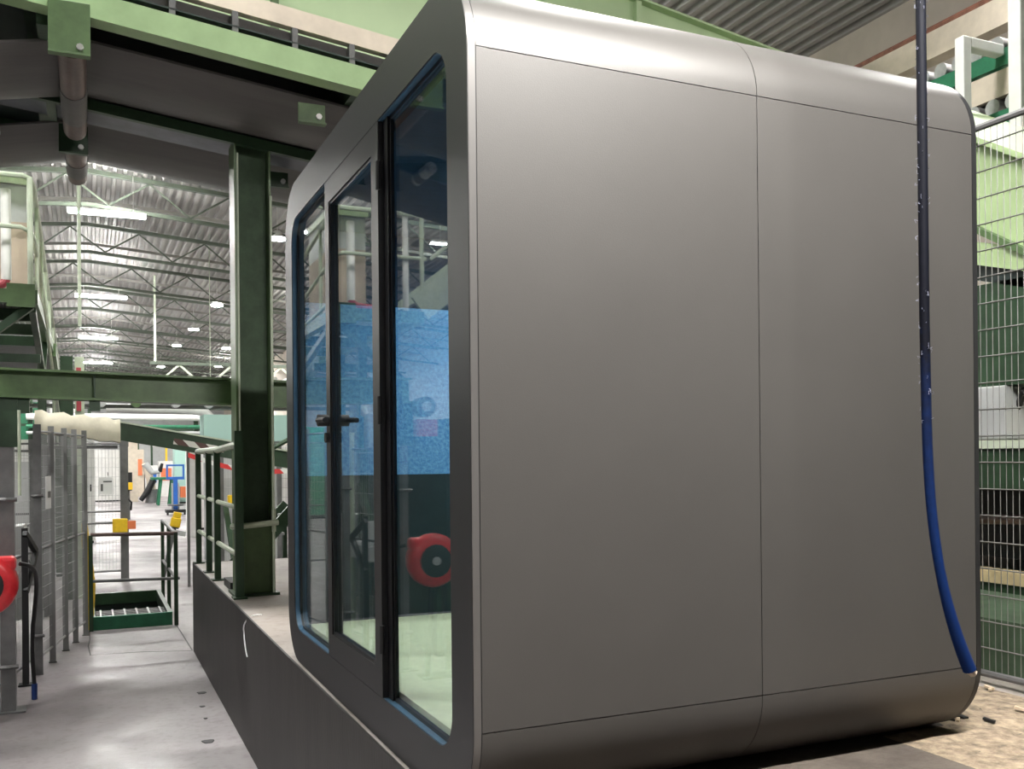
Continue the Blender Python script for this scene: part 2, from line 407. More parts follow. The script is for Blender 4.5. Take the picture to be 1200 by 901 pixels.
for xa, xb in ((X0 + .026, mid - g / 2), (mid + g / 2, X1 - .024)):
    B(xa, xb, Y0, Y0 + th, Z0 + R + g / 2, Z1 - R - g / 2).build('side_panel', 'clad', pod, bevel=.0012)
    B(xa, xb, Y1 - th, Y1, Z0 + R + g / 2, Z1 - R - g / 2).build('side_panel', 'clad', pod)
    B(xa, xb, Y0 + R + g / 2, Y1 - R - g / 2, Z1 - th, Z1).build('roof_panel', 'clad', pod)
    MB().strip(roll(Y0 + R, Z1 - R, PI / 2, PI), xa, xb).build('top_corner_panel', 'clad', pod, smooth=True)
    MB().strip(roll(Y0 + R, Z0 + R, PI, 1.5 * PI), xa, xb).build('bottom_corner_panel', 'clad', pod, smooth=True)
    MB().strip(roll(Y1 - R, Z1 - R, 0, PI / 2), xa, xb).build('top_corner_panel', 'clad', pod, smooth=True)
    MB().strip(roll(Y1 - R, Z0 + R, 1.5 * PI, 2 * PI), xa, xb).build('bottom_corner_panel', 'clad', pod, smooth=True)
    B(xa, xb, Y0 + R + g / 2, Y1 - R - g / 2, Z0, Z0 + th).build('underside_panel', 'clad', pod)
ins = lambda d: rrect(Y0 + d, Y1 - d, Z0 + d, Z1 - d, R - d, 16)
MB().ring(outer, ins(.02), X0 + .002, X0 + .0235).build('edge_trim', 'trim', pod, smooth=True)
OY0, OY1, OZ0, OZ1, OR = 2.588, 4.898, 1.045, 3.122, .12
op = rrect(OY0, OY1, OZ0, OZ1, OR, 16)
MB().ring(ins(.0015), op, X0, X0 + .06).build('front_frame', 'frame', pod, smooth=True)
MB().ring(rrect(OY0 - .001, OY1 + .001, OZ0 - .001, OZ1 + .001, OR + .001, 16), rrect(OY0 + .004, OY1 - .004, OZ0 + .004, OZ1 - .004, OR - .004, 16), X0 + .004, X0 + .0255).build('film_edge', 'film', pod, smooth=True)
MB().ring(rrect(Y0 + .001, Y1 - .001, Z0 + .001, Z1 - .001, R - .001, 16), ins(.06), X1 - .021, X1).build('back_frame', 'frame', pod, smooth=True)
bk = [(X1 - .06, y, z) for y, z in ins(.03)]; bk2 = [(X1 - .008, y, z) for y, z in ins(.03)]
MB().loft([bk, bk2]).build('back_wall', 'frame', pod)
# glazing
def pane(y0, y1, z0, z1, x, name='pane', parent=pod):
    return B(x, x + .006, y0, y1, z0, z1).build(name, 'glass', parent)
f1 = MB()
for a in ((2.56, 2.60, 1.02, 3.14), (3.228, 3.240, 1.02, 3.14), (2.56, 3.24, 1.02, 1.062), (2.56, 3.24, 3.105, 3.14)): f1.box(X0 + .026, X0 + .038, *a)
f1 = f1.build('fixed_light', 'gasket', pod); pane(2.60, 3.228, 1.062, 3.105, X0 + .032, 'pane', f1)
f2 = MB()
for a in ((4.145, 4.157, 1.02, 3.14), (4.886, 4.92, 1.02, 3.14), (4.145, 4.92, 1.02, 1.062), (4.145, 4.92, 3.105, 3.14)): f2.box(X0 + .026, X0 + .038, *a)
f2 = f2.build('fixed_light', 'gasket', pod); pane(4.157, 4.886, 1.062, 3.105, X0 + .032, 'pane', f2)
B(X0 + .018, X0 + .036, 3.241, 3.291, OZ0 + .001, OZ1 - .001).build('mullion', 'gasket', pod)
B(X0 + .018, X0 + .036, 4.136, 4.144, OZ0 + .001, OZ1 - .001).build('mullion', 'gasket', pod)
d = MB(); dx0, dx1 = X0 - .003, X0 + .045
for a in ((3.296, 3.385, 1.050, 3.116), (4.062, 4.133, 1.050, 3.116), (3.385, 4.062, 1.050, 1.150), (3.385, 4.062, 3.016, 3.116)): d.box(dx0, dx1, *a)
door = d.build('door', 'frame', pod); pane(3.385, 4.062, 1.150, 3.016, X0 + .018, 'pane', door)
gk = MB()
for a in ((3.385, 3.397, 1.15, 3.016), (4.050, 4.062, 1.15, 3.016), (3.397, 4.05, 1.15, 1.162), (3.397, 4.05, 3.004, 3.016)): gk.box(X0 + .003, X0 + .014, *a)
gk.build('door_gasket', 'gasket', door)
for xs, xh in ((X0 - .022, X0 - .050), (X0 + .047, X0 + .085)):
    hb = MB(); zc = 2.075
    hb.tube([(min(xs, xh), 4.098, zc), (max(xs, xh) if xs > X0 else X0 - .002, 4.098, zc)], .026, 14)
    hb.tube(bez((xh, 4.098, zc), (xh, 4.05, zc), (xh, 4.0, zc), (xh, 3.955, zc - .004), 6), .0115, 8)
    hb.build('door_handle', 'black', door, smooth=True)
MB().tube([(X0 - .002, 4.098, 2.0), (X0 - .018, 4.098, 2.0)], .022, 14).build('keyhole_rose', 'black', door, smooth=True)
for zz in (1.26, 2.08, 2.92): T([(X0 - .004, 3.2915, zz - .05), (X0 - .004, 3.2915, zz + .05)], .009, 8).build('hinge', 'black', door)
# interior
fy0, fy1, fx0, fx1 = Y0 + .11, Y1 - .11, X0 + .075, X1 - .07
B(fx0, fx1, fy0 + .05, fy1 - .05, Z0 + .10, 1.055).build('interior_floor', 'podfloor', pod)
for nm, za, zb, mm in (('lower_lining', 1.056, 1.815, 'lower'), ('felt_panel', 1.819, 2.72, 'felt'), ('upper_lining', 2.722, 3.10, 'upper')):  # felt ends where reflections mask the blue; darker navy stands in above
    B(fx0, fx1, fy1 - .03, fy1 - .004, za, zb).build(nm, mm, pod)
    B(fx0, fx1, fy0 + .004, fy0 + .03, za, zb).build(nm, mm, pod)
    B(fx1 - .03, fx1 - .002, fy0 + .032, fy1 - .032, za, zb).build(nm, mm, pod)
B(fx0, fx1, fy0 + .03, fy1 - .03, 3.105, 3.185).build('interior_ceiling', 'upper', pod)
B(1.75, 2.55, 3.1, 4.4, 3.085, 3.104).build('added_light_panel', 'podfill', pod)  # unseen glowing panel, added to brighten the pod inside
for xx in (1.15, 2.7):
    for yy in (2.95, 4.6): B(xx - .06, xx + .06, yy - .06, yy + .06, PZ - .0005, Z0 + .006).build('foot_pad', 'black', pod)

# ------------------------------------------------------------------ belt conveyor overhead (slopes gently down to the right)
SL = -.112
cv = thing('belt_conveyor', 'overhead twin belt conveyor with green frame seen from below, over the aisle', 'conveyor', (1.14, 7.45, 4.2))
BXK = -.02                                   # kink: the belt breaks over the roller here
def bz(x, z): return z + SL * (x - 0)
CX0, CX1 = -1.45, 6.7
def sl_box(y0, y1, z0, z1, xa=CX0, xb=CX1):
    m = MB(); vs = [(x, y, bz(x, z)) for x in (xa, xb) for y, z in ((y0, z0), (y1, z0), (y1, z1), (y0, z1))]
    return m.add(vs, [(0, 1, 2, 3), (7, 6, 5, 4), (0, 4, 5, 1), (1, 5, 6, 2), (2, 6, 7, 3), (3, 7, 4, 0)])
c = sl_box(5.97, 5.985, 4.48, 4.60); c.v += []; cb = MB(); cb.add(c.v, c.f); c = sl_box(5.97, 6.10, 4.465, 4.48); cb.add(c.v, c.f); c = sl_box(5.97, 6.10, 4.60, 4.615); cb.add(c.v, c.f)
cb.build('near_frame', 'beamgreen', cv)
sl_box(6.00, 6.06, 4.755, 4.875).build('belt_edge_guard', 'cream', cv)
sl_box(6.075, 6.085, 4.616, 4.752).build('belt_skirt', 'beltdark', cv)
me = B(-.018, .018, -.03, .03, 0, .14).mesh('rung'); me.materials.append(M['greypost'])
x = CX0 + .1
while x < CX1: put('rung', me, cv, (x, 6.03, bz(x, 4.615))); x += .365
sl_box(6.12, 6.30, 4.64, 4.66).build('carry_belt_edge', 'beltdark', cv)
sl_box(6.00, 6.42, 4.655, 4.665).build('deck_plate', 'void', cv)
sl_box(6.10, 9.0, 4.70, 4.72).build('deck_plate', 'void', cv)
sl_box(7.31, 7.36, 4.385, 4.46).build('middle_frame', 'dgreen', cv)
sl_box(7.36, 7.80, 4.44, 4.455).build('underside_sheet', 'steelblue', cv, )
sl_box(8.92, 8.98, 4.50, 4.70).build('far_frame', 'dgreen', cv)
def belt(y0, y1, z, name):
    loops = []; N = 8
    xs = [CX0, -1.0, -.5, -.14, BXK, .10, .5, 1.5, 3.0, 5.0, CX1]
    for x in xs:
        zz = bz(x, z) if x >= BXK else bz(BXK, z) + .20 * (x - BXK)
        top, bot = [], []
        for k in range(N + 1):
            f = k / N; sag = .07 * (2 * f - 1) ** 2
            top.append((x, y0 + (y1 - y0) * f, zz + sag + .016)); bot.append((x, y0 + (y1 - y0) * f, zz + sag))
        loops.append(top + bot[::-1])
    return MB().loft(loops).build(name, 'beltdark', cv, smooth=30)
belt(6.34, 7.30, 4.40, 'belt'); belt(7.84, 8.90, 4.40, 'belt')
def roller(x, y0, y1, z, r, m='roller'):
    o = MB(); o.tube([(x, y0, z), (x, y1, z)], r, 18); o = o.build('roller', m, cv, smooth=True)
    MB().tube([(x, y0 - .05, z), (x, y1 + .05, z)], .02, 8).build('axle', 'metal', o)
    MB().tube([(x, y0 + (y1 - y0) * .45, z), (x, y0 + (y1 - y0) * .80, z)], r + .004, 18).build('lagging', 'beltdark', o, smooth=True)
roller(-.075, 6.02, 7.55, 4.305, .078); roller(-.075, 7.86, 8.78, 4.305, .078)
roller(-.62, 7.42, 7.80, 4.30, .05, 'rollgrey')
def bracket(x, y, z0, z1, wd, m='green'):
    o = MB(); o.box(x - wd / 2, x + wd / 2, y, y + .012, z0, z1); o.box(x - wd / 2, x + wd / 2, y - .04, y + .012, z0 - .012, z0)
    o = o.build('bracket', m, cv, bevel=.002)
    MB().tube([(x + wd * .25, y - .022, z0 + .045), (x + wd * .25, y + .012, z0 + .045)], .02, 8).build('bolt', 'metal', o)
bracket(-.085, 5.955, 4.225, 4.53, .22); bracket(-.09, 7.80, 4.21, 4.42, .20, 'dgreen')
bracket(1.37, 6.30, 4.14, 4.27, .18); bracket(1.42, 7.84, 4.13, 4.25, .17, 'dgreen')
B(-.34, -.16, 6.2, 8.86, 4.62, 4.70).build('cross_member', 'dgreen', cv)
B(-.26, -.20, 6.12, 8.86, 4.44, 4.64).build('cross_member', 'dgreen', cv)
B(1.6, 1.7, 6.12, 8.86, 4.31, 4.52).build('cross_member', 'dgreen', cv)

# light green girder behind the conveyor
gd = thing('plate_girder', 'tall light green plate girder with stiffeners above and behind the pod', 'girder', (4.0, 9.55, PZ))
def gz(x, z): return z - .14 * (x - 5.9)
m1 = MB(); vs = [(x, y, gz(x, z)) for x in (-5, 8.8) for y, z in ((9.5, 4.35), (9.53, 4.35), (9.53, 7.18), (9.5, 7.18))]
m1.add(vs, [(0, 1, 2, 3), (7, 6, 5, 4), (0, 4, 5, 1), (1, 5, 6, 2), (2, 6, 7, 3), (3, 7, 4, 0)]).build('web_plate', 'lgreen', gd)
for za in (7.18, 4.33):
    m1 = MB(); vs = [(x, y, gz(x, z)) for x in (-5, 8.8) for y, z in ((9.40, za), (9.63, za), (9.63, za + .025), (9.40, za + .025))]
    m1.add(vs, [(0, 1, 2, 3), (7, 6, 5, 4), (0, 4, 5, 1), (1, 5, 6, 2), (2, 6, 7, 3), (3, 7, 4, 0)]).build('flange', 'lgreen', gd)
for x in (-2.4, 1.7, 5.86, 8.5): B(x - .035, x + .035, 9.42, 9.5, gz(x, 4.36) , gz(x, 7.17)).build('stiffener', 'green' if x == 1.7 else 'lgreen', gd)
for x in (3.75, 4.25): B(x - .08, x + .08, 9.5, 9.62, PZ, gz(x, 4.36)).build('leg', 'dgreen', gd)

# ------------------------------------------------------------------ green column on the platform
co = thing('steel_column', 'tall dark green H section column on the platform left of the pod', 'column', (1.14, 7.46, PZ))
zt = bz(1.14, 4.44)
B(1.005, 1.020, 7.32, 7.60, PZ + .02, zt).build('flange', 'green', co); B(1.258, 1.273, 7.32, 7.60, PZ + .02, zt).build('flange', 'green', co)
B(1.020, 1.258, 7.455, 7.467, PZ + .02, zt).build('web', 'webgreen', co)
B(.975, 1.31, 7.29, 7.63, PZ, PZ + .02).build('base_plate', 'dgreen', co)
B(1.020, 1.258, 7.335, 7.345, PZ + .02, 1.40).build('cover_plate', 'green', co)
T([(1.028, 7.31, PZ + .02), (1.028, 7.31, 4.2)], .007).build('conduit_or_highlight', 'railgreen', co)  # pale tube standing in for the lit highlight on the flange edge
T([(1.268, 7.30, PZ + .02), (1.268, 7.30, 3.9)], .010).build('conduit_or_highlight', 'railgreen', co)
T([(1.30, 7.29, 1.43), (1.0, 7.26, 1.41), (.96, 7.30, 1.41)], .022).build('clamp_ring', 'railgreen', co)
T([(1.27, 7.295, 1.53), (1.268, 7.295, 1.36)], .016).build('conduit_coupling', 'railgreen', co)

# guard rail on the platform edge
gr = thing('guard_rail', 'dark green guard rail along the platform edge beside the column', 'railing', (1.0, 8.7, PZ))
for x, y, w_ in ((.985, 10.0 - .1, .05), (.99, 9.05, .05), (.99, 8.42, .05), (1.005, 7.24, .06)):
    B(x - w_ / 2, x + w_ / 2, y - w_ / 2, y + w_ / 2, PZ + .01, 1.985 if y > 7.3 else 2.12).build('post', 'dgreen', gr)
    B(x - .05, x + .05, y - .06, y + .06, PZ, PZ + .012).build('foot_plate', 'dgreen', gr)
T([(.985, 9.93, 1.99), (.99, 8.4, 1.99), (1.0, 7.24, 2.02)], .028).build('top_rail', 'railgreen', gr, smooth=True)
T([(.985, 9.9, 1.55), (1.0, 7.24, 1.55)], .02).build('middle_rail', 'railgreen', gr)
T([(.985, 9.9, 1.2), (1.0, 7.24, 1.2)], .02).build('lower_rail', 'railgreen', gr)
tag(MB().tube(bez((1.02, 6.35, PZ + .010), (.95, 6.4, PZ + .02), (.90, 6.42, PZ - .05), (.92, 6.44, PZ - .11), 8) + bez((.92, 6.44, PZ - .11), (.918, 6.40, PZ - .2), (.92, 6.36, PZ - .22), (.921, 6.32, PZ - .25), 6)[1:], .0045, 6).build('cord', 'paper', None, smooth=True), 'thin white cord hanging over the platform edge', 'cord')
tag(B(1.0, 1.25, 7.7, 8.1, PZ, PZ + .06).build('rubber_mat', 'black'), 'black rubber block on the platform behind the column', 'block')

# ------------------------------------------------------------------ portal beam over the fence
pb = thing('portal_beam', 'dark green I beam portal spanning left to right at head height', 'beam', (-.57, 8.2, 0))
MB().ibeam((-.66, 8.2, 2.51), (2.35, 8.2, 2.44), .20, .225, .018).build('cross_beam', 'green', pb)
for x in (.05,): B(x - .05, x + .03, 8.13, 8.27, 2.30, 2.40).build('hanger', 'dgreen', pb)
for x in (.04,): B(x - .006, x + .006, 8.125, 8.19, 2.405, 2.58).build('stiffener', 'dgreen', pb)
B(-.68, -.50, 8.14, 8.26, 2.02, 2.40).build('post_head', 'dgreen', pb)
B(-.50, -.42, 8.15, 8.25, 2.28, 2.40).build('gusset', 'dgreen', pb)
B(-.63, -.53, 8.15, 8.25, .01, 2.02).build('post', 'greypost', pb)
B(-.70, -.46, 8.1, 8.3, 0, .012).build('foot_plate', 'greypost', pb)
B(2.25, 2.37, 8.14, 8.26, PZ, 2.34).build('post', 'dgreen', pb)
T([(-.49, 8.13, 1.65), (-.49, 8.13, 2.3)], .012).build('conduit_or_highlight', 'railgreen', pb)
for z in (.35, 1.62): T([(-.65, 8.13, z), (-.58, 8.115, z), (-.51, 8.13, z)], .018, 6).build('clamp', 'greypost', pb)

# ------------------------------------------------------------------ guard fences
def wires(name, p0, p1, z0, z1, step, r, m, parent, hstep=.2):
    p0, p1 = Vector((*p0, 0)), Vector((*p1, 0)); L = (p1 - p0).length; d = (p1 - p0) / L; mb = MB(); k = step / 2
    while k < L:
        a = p0 + d * k; mb.tube([(a.x, a.y, z0), (a.x, a.y, z1)], r, 3, False); k += step
    z = z0
    while z <= z1 + 1e-4:
        mb.tube([(p0.x, p0.y, z), (p1.x, p1.y, z)], r, 3, False); z += hstep
    o = mb.build(name, m, parent); o['kind'] = 'stuff'; return o
gf = thing('guard_fence', 'grey mesh machine guard fence running down the left of the aisle', 'fence', (-.25, 9.6, 0))
pts = [(-.43, 9.50), (-.335, 10.02), (-.235, 10.58), (-.15, 11.0), (-.055, 11.40)]
for i, (x, y) in enumerate(pts):
    w_ = .065 if i == 0 else .052
    B(x - w_ / 2, x + w_ / 2, y - w_ / 2, y + w_ / 2, .008, 2.24).build('post', 'greypost' if i == 0 else 'palepost', gf)
    B(x - .036, x + .036, y - .036, y + .036, 0, .0079).build('foot_plate', 'greypost', gf)
for (xa, ya), (xb, yb) in zip(pts, pts[1:]):
    wires('wire_mesh', (xa, ya), (xb, yb), .16, 2.16, .026, .0020, 'wire', gf, .1)
    for z in (.15, 1.12, 2.18): T([(xa, ya, z), (xb, yb, z)], .012, 6).build('panel_rail', 'palepost', gf)
for z in (.35, 1.6): T([(-.475, 9.455, z), (-.43, 9.45, z), (-.385, 9.465, z)], .016, 6).build('clamp', 'greypost', gf)
gf2 = thing('guard_fence', 'short grey mesh fence bay between the reel and the aisle fence', 'fence', (-.5, 8.85, 0))
wires('wire_mesh', (-.68, 8.35), (-.485, 9.44), .16, 2.0, .05, .0022, 'wire', gf2, .2)
for z in (.15, 1.1, 2.0): T([(-.68, 8.35, z), (-.485, 9.43, z)], .012, 6).build('panel_rail', 'greypost', gf2)
BM((-.51, 9.04, 1.30), (-.44, 9.32, 1.12), .04, .045).build('brace', 'black', gf2); BM((-.44, 9.32, 1.12), (-.505, 9.06, .80), .04, .045).build('brace', 'black', gf2)
B(-.537, -.487, 9.06, 9.11, .012, 1.34).build('post', 'black', gf2); B(-.57, -.45, 9.03, 9.15, 0, .012).build('foot_plate', 'black', gf2)
gf3 = thing('guard_fence', 'grey mesh fence left of the hose reel near the camera', 'fence', (-.72, 6.6, 0))
wires('wire_mesh', (-1.30, 5.0), (-1.05, 8.1), .16, 2.0, .05, .0022, 'wire', gf3, .2)
for x, y in ((-1.30, 5.0), (-1.175, 6.55), (-1.05, 8.1)): B(x - .03, x + .03, y - .03, y + .03, 0, 2.1).build('post', 'greypost', gf3)
for z in (.15, 2.0): T([(-1.30, 5.0, z), (-1.05, 8.1, z)], .012, 6).build('panel_rail', 'greypost', gf3)
gf4 = thing('guard_fence', 'pale mesh fence across the hall behind the floor hatch, white notice on it', 'fence', (-.5, 16.4, 0))
for x in (.5, -.8, -2.1): B(x - .06, x + .06, 16.34, 16.46, 0, 2.25).build('post', 'greypost', gf4)
wires('wire_mesh', (-2.1, 16.4), (.45, 16.4), .15, 2.15, .05, .003, 'ltgrey', gf4, .15)
for z in (.15, .92, 1.1, 2.18): T([(-2.1, 16.4, z), (.45, 16.4, z)], .018, 6).build('panel_rail', 'greypost', gf4)
# notices
def notice(x0, x1, y, z0, z1, label, rows_):
    t = thing('notice', label, 'notice', ((x0 + x1) / 2, y, z0))
    B(x0, x1, y - .003, y, z0, z1).build('sheet', 'paper', t)
    hgt = (z1 - z0)
    for a, b, c_, d_ in rows_:
        B(x0 + a * (x1 - x0), x0 + b * (x1 - x0), y - .005, y - .0035, z0 + c_ * hgt, z0 + d_ * hgt).build('print', 'greypost', t)
notice(.13, .34, 16.375, 1.37, 1.64, 'white paper notice on the mesh fence behind the floor hatch', ((.12, .28, .2, .62), (.3, .9, .72, .8)))
nt = thing('notice', 'narrow white notice on the mesh of the left aisle fence', 'notice', (-.36, 9.85, 1.42))
BM((-.372, 9.68, 1.62), (-.335, 9.88, 1.62), .004, .30).build('sheet', 'paper', nt)
BM((-.369, 9.72, 1.60), (-.338, 9.84, 1.60), .008, .06).build('print', 'greypost', nt)

# ------------------------------------------------------------------ red hose reel
hr = thing('hose_reel', 'red hose reel on a dark stand at the left edge', 'hose reel', (-.7, 7.72, 0))
cx, cy, cz = -.705, 7.72, 1.03
MB().tube([(cx, cy + .12, cz), (cx, cy + .10, cz), (cx, cy + .03, cz), (cx, cy - .04, cz), (cx, cy - .075, cz), (cx, cy - .09, cz)], [.18, .21, .23, .23, .212, .17], 32).build('drum_case', 'red', hr, smooth=50)
MB().tube([(cx, cy - .088, cz), (cx, cy - .10, cz)], .14, 28).build('side_cover', 'black', hr, smooth=40)
MB().tube([(cx, cy - .098, cz), (cx, cy - .115, cz)], .036, 18).build('hub', 'ltgrey', hr, smooth=40)
for r_ in (.165, .195): MB().tube([(cx + r_ * math.cos(a), cy - .086 + (r_ - .15) * .6, cz + r_ * math.sin(a)) for a in [2 * PI * k / 28 for k in range(29)]], .006, 5).build('case_ridge', 'red', hr)
B(cx + .02, cx + .215, cy - .06, cy + .06, cz + .09, cz + .20).build('hose_guide', 'red', hr, bevel=.03)
for s in (-1, 1): BM((cx - .08 + .05 * s, cy + .09, cz - .14), (cx - .08 + .10 * s, cy + .12, .01), .04, .04).build('stand_leg', 'black', hr)
B(cx - .26, cx + .08, cy + .02, cy + .22, 0, .012).build('stand_foot', 'black', hr)
B(cx - .12, cx + .12, cy + .06, cy + .12, cz - .20, cz - .12).build('stand_plate', 'black', hr)
hp = bez((-.47, 7.72, 1.17), (-.36, 7.75, 1.14), (-.36, 8.2, 1.1), (-.42, 8.38, .62), 14) + bez((-.42, 8.38, .62), (-.44, 8.45, .3), (-.42, 8.5, .2), (-.42, 8.5, .10), 8)[1:]
ho = MB().tube(hp, .016, 8).build('hose', 'black', hr, smooth=True)
MB().tube([(-.42, 8.5, .13), (-.42, 8.5, .005)], .022, 8).build('nozzle', 'ropeblue', ho)

# ------------------------------------------------------------------ floor hatch with its rail
fh = thing('floor_hatch', 'green framed floor hatch with steps going down, at the aisle end', 'hatch', (.4, 12.3, 0))
for a in ((hx0, hx1, hy0, hy0 + .05), (hx0, hx1, hy1 - .05, hy1), (hx0, hx0 + .05, hy0 + .05, hy1 - .05), (hx1 - .05, hx1, hy0 + .05, hy1 - .05)):
    B(*a, 0, .15).build('kerb', 'mgreen' if a[3] < hy0 + .1 else 'dgreen', fh)
B(hx0 + .01, hx1 - .01, hy0 + .01, hy1 - .01, -1.25, -1.2).build('pit_bottom', 'void', fh)
for a in ((hx0 + .005, hx1 - .005, hy0 + .005, hy0 + .03), (hx0 + .005, hx1 - .005, hy1 - .03, hy1 - .005), (hx0 + .005, hx0 + .03, hy0 + .03, hy1 - .03), (hx1 - .03, hx1 - .005, hy0 + .03, hy1 - .03)):
    B(*a, -1.2, -.005).build('pit_wall', 'void', fh)
for k in range(4): B(hx0 + .06, hx1 - .06, hy1 - .45 - .3 * k, hy1 - .2 - .3 * k, -.26 - .24 * k, -.23 - .24 * k).build('step', 'greypost', fh)
for yy in [hy0 + .12 + .1 * i for i in range(5)]: B(hx0 + .06, hx1 - .06, yy, yy + .022, .08, .135).build('grating_bar', 'greypost', fh)
for xx in [hx0 + .1 + .13 * i for i in range(6)]: B(xx, xx + .02, hy0 + .1, hy0 + .6, .085, .14).build('grating_bar', 'greypost', fh)
hrl = thing('hatch_rail', 'thin dark guard rail around the green floor hatch', 'railing', (.45, 12.2, 0))
ry = hy0 - .035
for x, y in ((.0, ry), (.90, ry), (.90, 12.7), (.90, 13.8)):
    B(x - .022, x + .022, y - .022, y + .022, 0, 1.07).build('post', 'dgreen', hrl)
T([(.0, ry, 1.08), (.92, ry, 1.06)], .022).build('top_rail', 'roller', hrl); T([(.90, ry, 1.06), (.90, 13.85, 1.08)], .022).build('top_rail', 'greypost', hrl)
T([(-.02, ry, .56), (.94, ry, .54)], .018).build('middle_rail', 'greypost', hrl); T([(.90, ry, .54), (.90, 13.85, .54)], .018).build('middle_rail', 'greypost', hrl)
tag(MB().tube([(-.03, 11.75, 0), (.0, 11.78, .5), (-.05, 11.8, 1.0), (-.06, 11.8, 1.2)], [.05, .05, .045, .03], 8).build('rolled_banner', 'yellow', None, smooth=True), 'yellow rolled tape bundle standing by the hatch rail post', 'tape')

# yellow control boxes
def ybox(name, x, y, z, label, s=.1, post=False):
    t = thing(name, label, 'control box', (x, y, z - s))
    B(x - s, x + s, y - .06, y + .06, z - s, z + s).build('case', 'yellow', t, bevel=.015)
    B(x - s * .8, x + s * .8, y - .065, y - .061, z - s * 1.25, z - s).build('base', 'black', t)
    return t
t = ybox('switch_box', .43, 16.25, .88, 'yellow switch box low on the grey fence post behind the hatch', .11)
B(.54, .66, 16.2, 16.3, .82, .95).build('knob', 'orange', t); 
B(.40, .46, 16.3, 16.345, .85, .91).build('mount', 'black', t)
t = ybox('switch_box', 1.14, 33.0, 1.08, 'small yellow switch box with black lid on a far stand by the beige pillar', .12)
B(1.03, 1.25, 32.94, 33.06, 1.20, 1.52).build('lid', 'black', t); B(1.10, 1.18, 33.0, 33.08, 0, .96).build('stand', 'greypost', t)
T([(1.12, 32.97, .95), (1.1, 32.95, .7), (1.22, 32.95, .55), (1.2, 32.97, .3)], .03).build('cable', 'black', t)
t = ybox('switch_box', 1.225, 16.0, .915, 'tilted yellow switch box on a stand right of the hatch rail', .075)
t.rotation_euler = (0, .22, 0); t.scale = (1, 1, 1)
B(1.165, 1.285, 15.95, 16.05, .99, 1.08).build('upper_case', 'yellow', t, bevel=.01)
B(1.20, 1.26, 16.02, 16.08, .0, .85).build('stand', 'greypost', t); B(1.27, 1.41, 15.95, 16.07, .72, .80).build('pedal', 'ltgrey', t)
t = ybox('switch_box', 2.10, 15.70, 1.25, 'little yellow box on the mesh behind the platform rail', .09)

# ------------------------------------------------------------------ access platform at upper left
ap = thing('access_platform', 'raised green access platform with pale tube railing, upper left', 'platform', (-.5, 10.2, 0))
dz = 3.54; ax0, ax1, ay0, ay1 = -1.46, -.44, 10.1, 14.5
B(ax0, ax1, ay0, ay0 + .09, dz - .13, dz).build('edge_beam', 'green', ap); B(ax1 - .09, ax1, ay0 + .09, ay1, dz - .13, dz).build('edge_beam', 'green', ap)
B(ax0, ax0 + .09, ay0 + .09, ay1, dz - .13, dz).build('edge_beam', 'green', ap)
o = MB(); k = ax0 + .12
while k < ax1 - .1: o.box(k, k + .008, ay0 + .1, ay1, dz - .035, dz); k += .06
k = ay0 + .15
while k < ay1: o.box(ax0 + .1, ax1 - .1, k, k + .008, dz - .02, dz - .004); k += .12
o.build('grating', 'ltgrey', ap)['kind'] = 'stuff'
for y in (11.2, 12.4, 13.6): B(ax0 + .09, ax1 - .09, y - .05, y + .05, dz - .16, dz - .036).build('joist', 'dgreen', ap)
B(ax1 - .26, ax1 - .02, ay0 - .03, ay0 + .0, dz - .17, dz + .05).build('corner_block', 'green', ap)
for x, y in ((-.9, 10.6), (-1.4, 13.6), (-.55, 13.6)): B(x - .05, x + .05, y - .05, y + .05, 0, dz - .13).build('leg', 'dgreen', ap)
for pa, pb_ in (((-.5, 10.2, 3.4), (-1.3, 10.3, 2.75)), ((-.5, 10.4, 3.4), (-.5, 13.5, 2.75)), ((-.5, 13.4, 3.4), (-.5, 12.0, 2.7))):
    BM(pa, pb_, .06, .07).build('brace', 'dgreen', ap)
BM((-1.4, 11.3, 3.0), (-.47, 11.3, 3.0), .08, .09).build('cross_tie', 'dgreen', ap)
for x in (-.50, -1.45): T([(x, 10.14, dz), (x, 10.14, dz + 1.08)], .026).build('rail_post', 'railgreen', ap)
T([(-1.28, 10.20, dz), (-1.28, 10.20, dz + 1.35)], .035, 10).build('pole', 'white', ap, smooth=True)
for y in (10.9, 11.9, 13.0, 14.2, 15.6, 17.0, 18.0):
    f = max(0, (y - 10.3)) * .135; T([(-.48, y, dz - .5 - f if y > 14.5 else dz), (-.48, y, dz + 1.08 - f)], .02).build('rail_post', 'railgreen', ap)
T([(-1.46, 10.14, dz + 1.09), (-.56, 10.14, dz + 1.09), (-.50, 10.2, dz + 1.08), (-.48, 10.4, dz + 1.06), (-.48, 18.0, dz + 1.08 - 7.7 * .135)], .026).build('top_rail', 'railgreen', ap, smooth=True)
T([(-1.50, 10.14, dz + .60), (-.58, 10.14, dz + .60), (-.50, 10.2, dz + .57), (-.48, 10.4, dz + .55), (-.48, 18.0, dz + .55 - 7.7 * .135)], .022).build('middle_rail', 'railgreen', ap, smooth=True)
T([(-.48, 10.2, dz + .12), (-.44, 11.5, dz + .0), (-.44, 18, dz - 1.1)], .02).build('lower_rail', 'railgreen', ap, smooth=True)
BM((-.46, 14.5, dz - .1), (-.46, 17.5, dz - .52), .10, .18).build('ramp_stringer', 'green', ap); BM((-1.3, 14.5, dz - .1), (-1.3, 17.5, dz - .52), .10, .18).build('ramp_stringer', 'green', ap)
BM((-.88, 14.5, dz - .04), (-.88, 17.5, dz - .46), .7, .02).build('ramp_deck', 'greypost', ap)
for x in (-.47, -1.31): B(x - .05, x + .05, 17.36, 17.46, 0, dz - .6).build('leg', 'dgreen', ap)
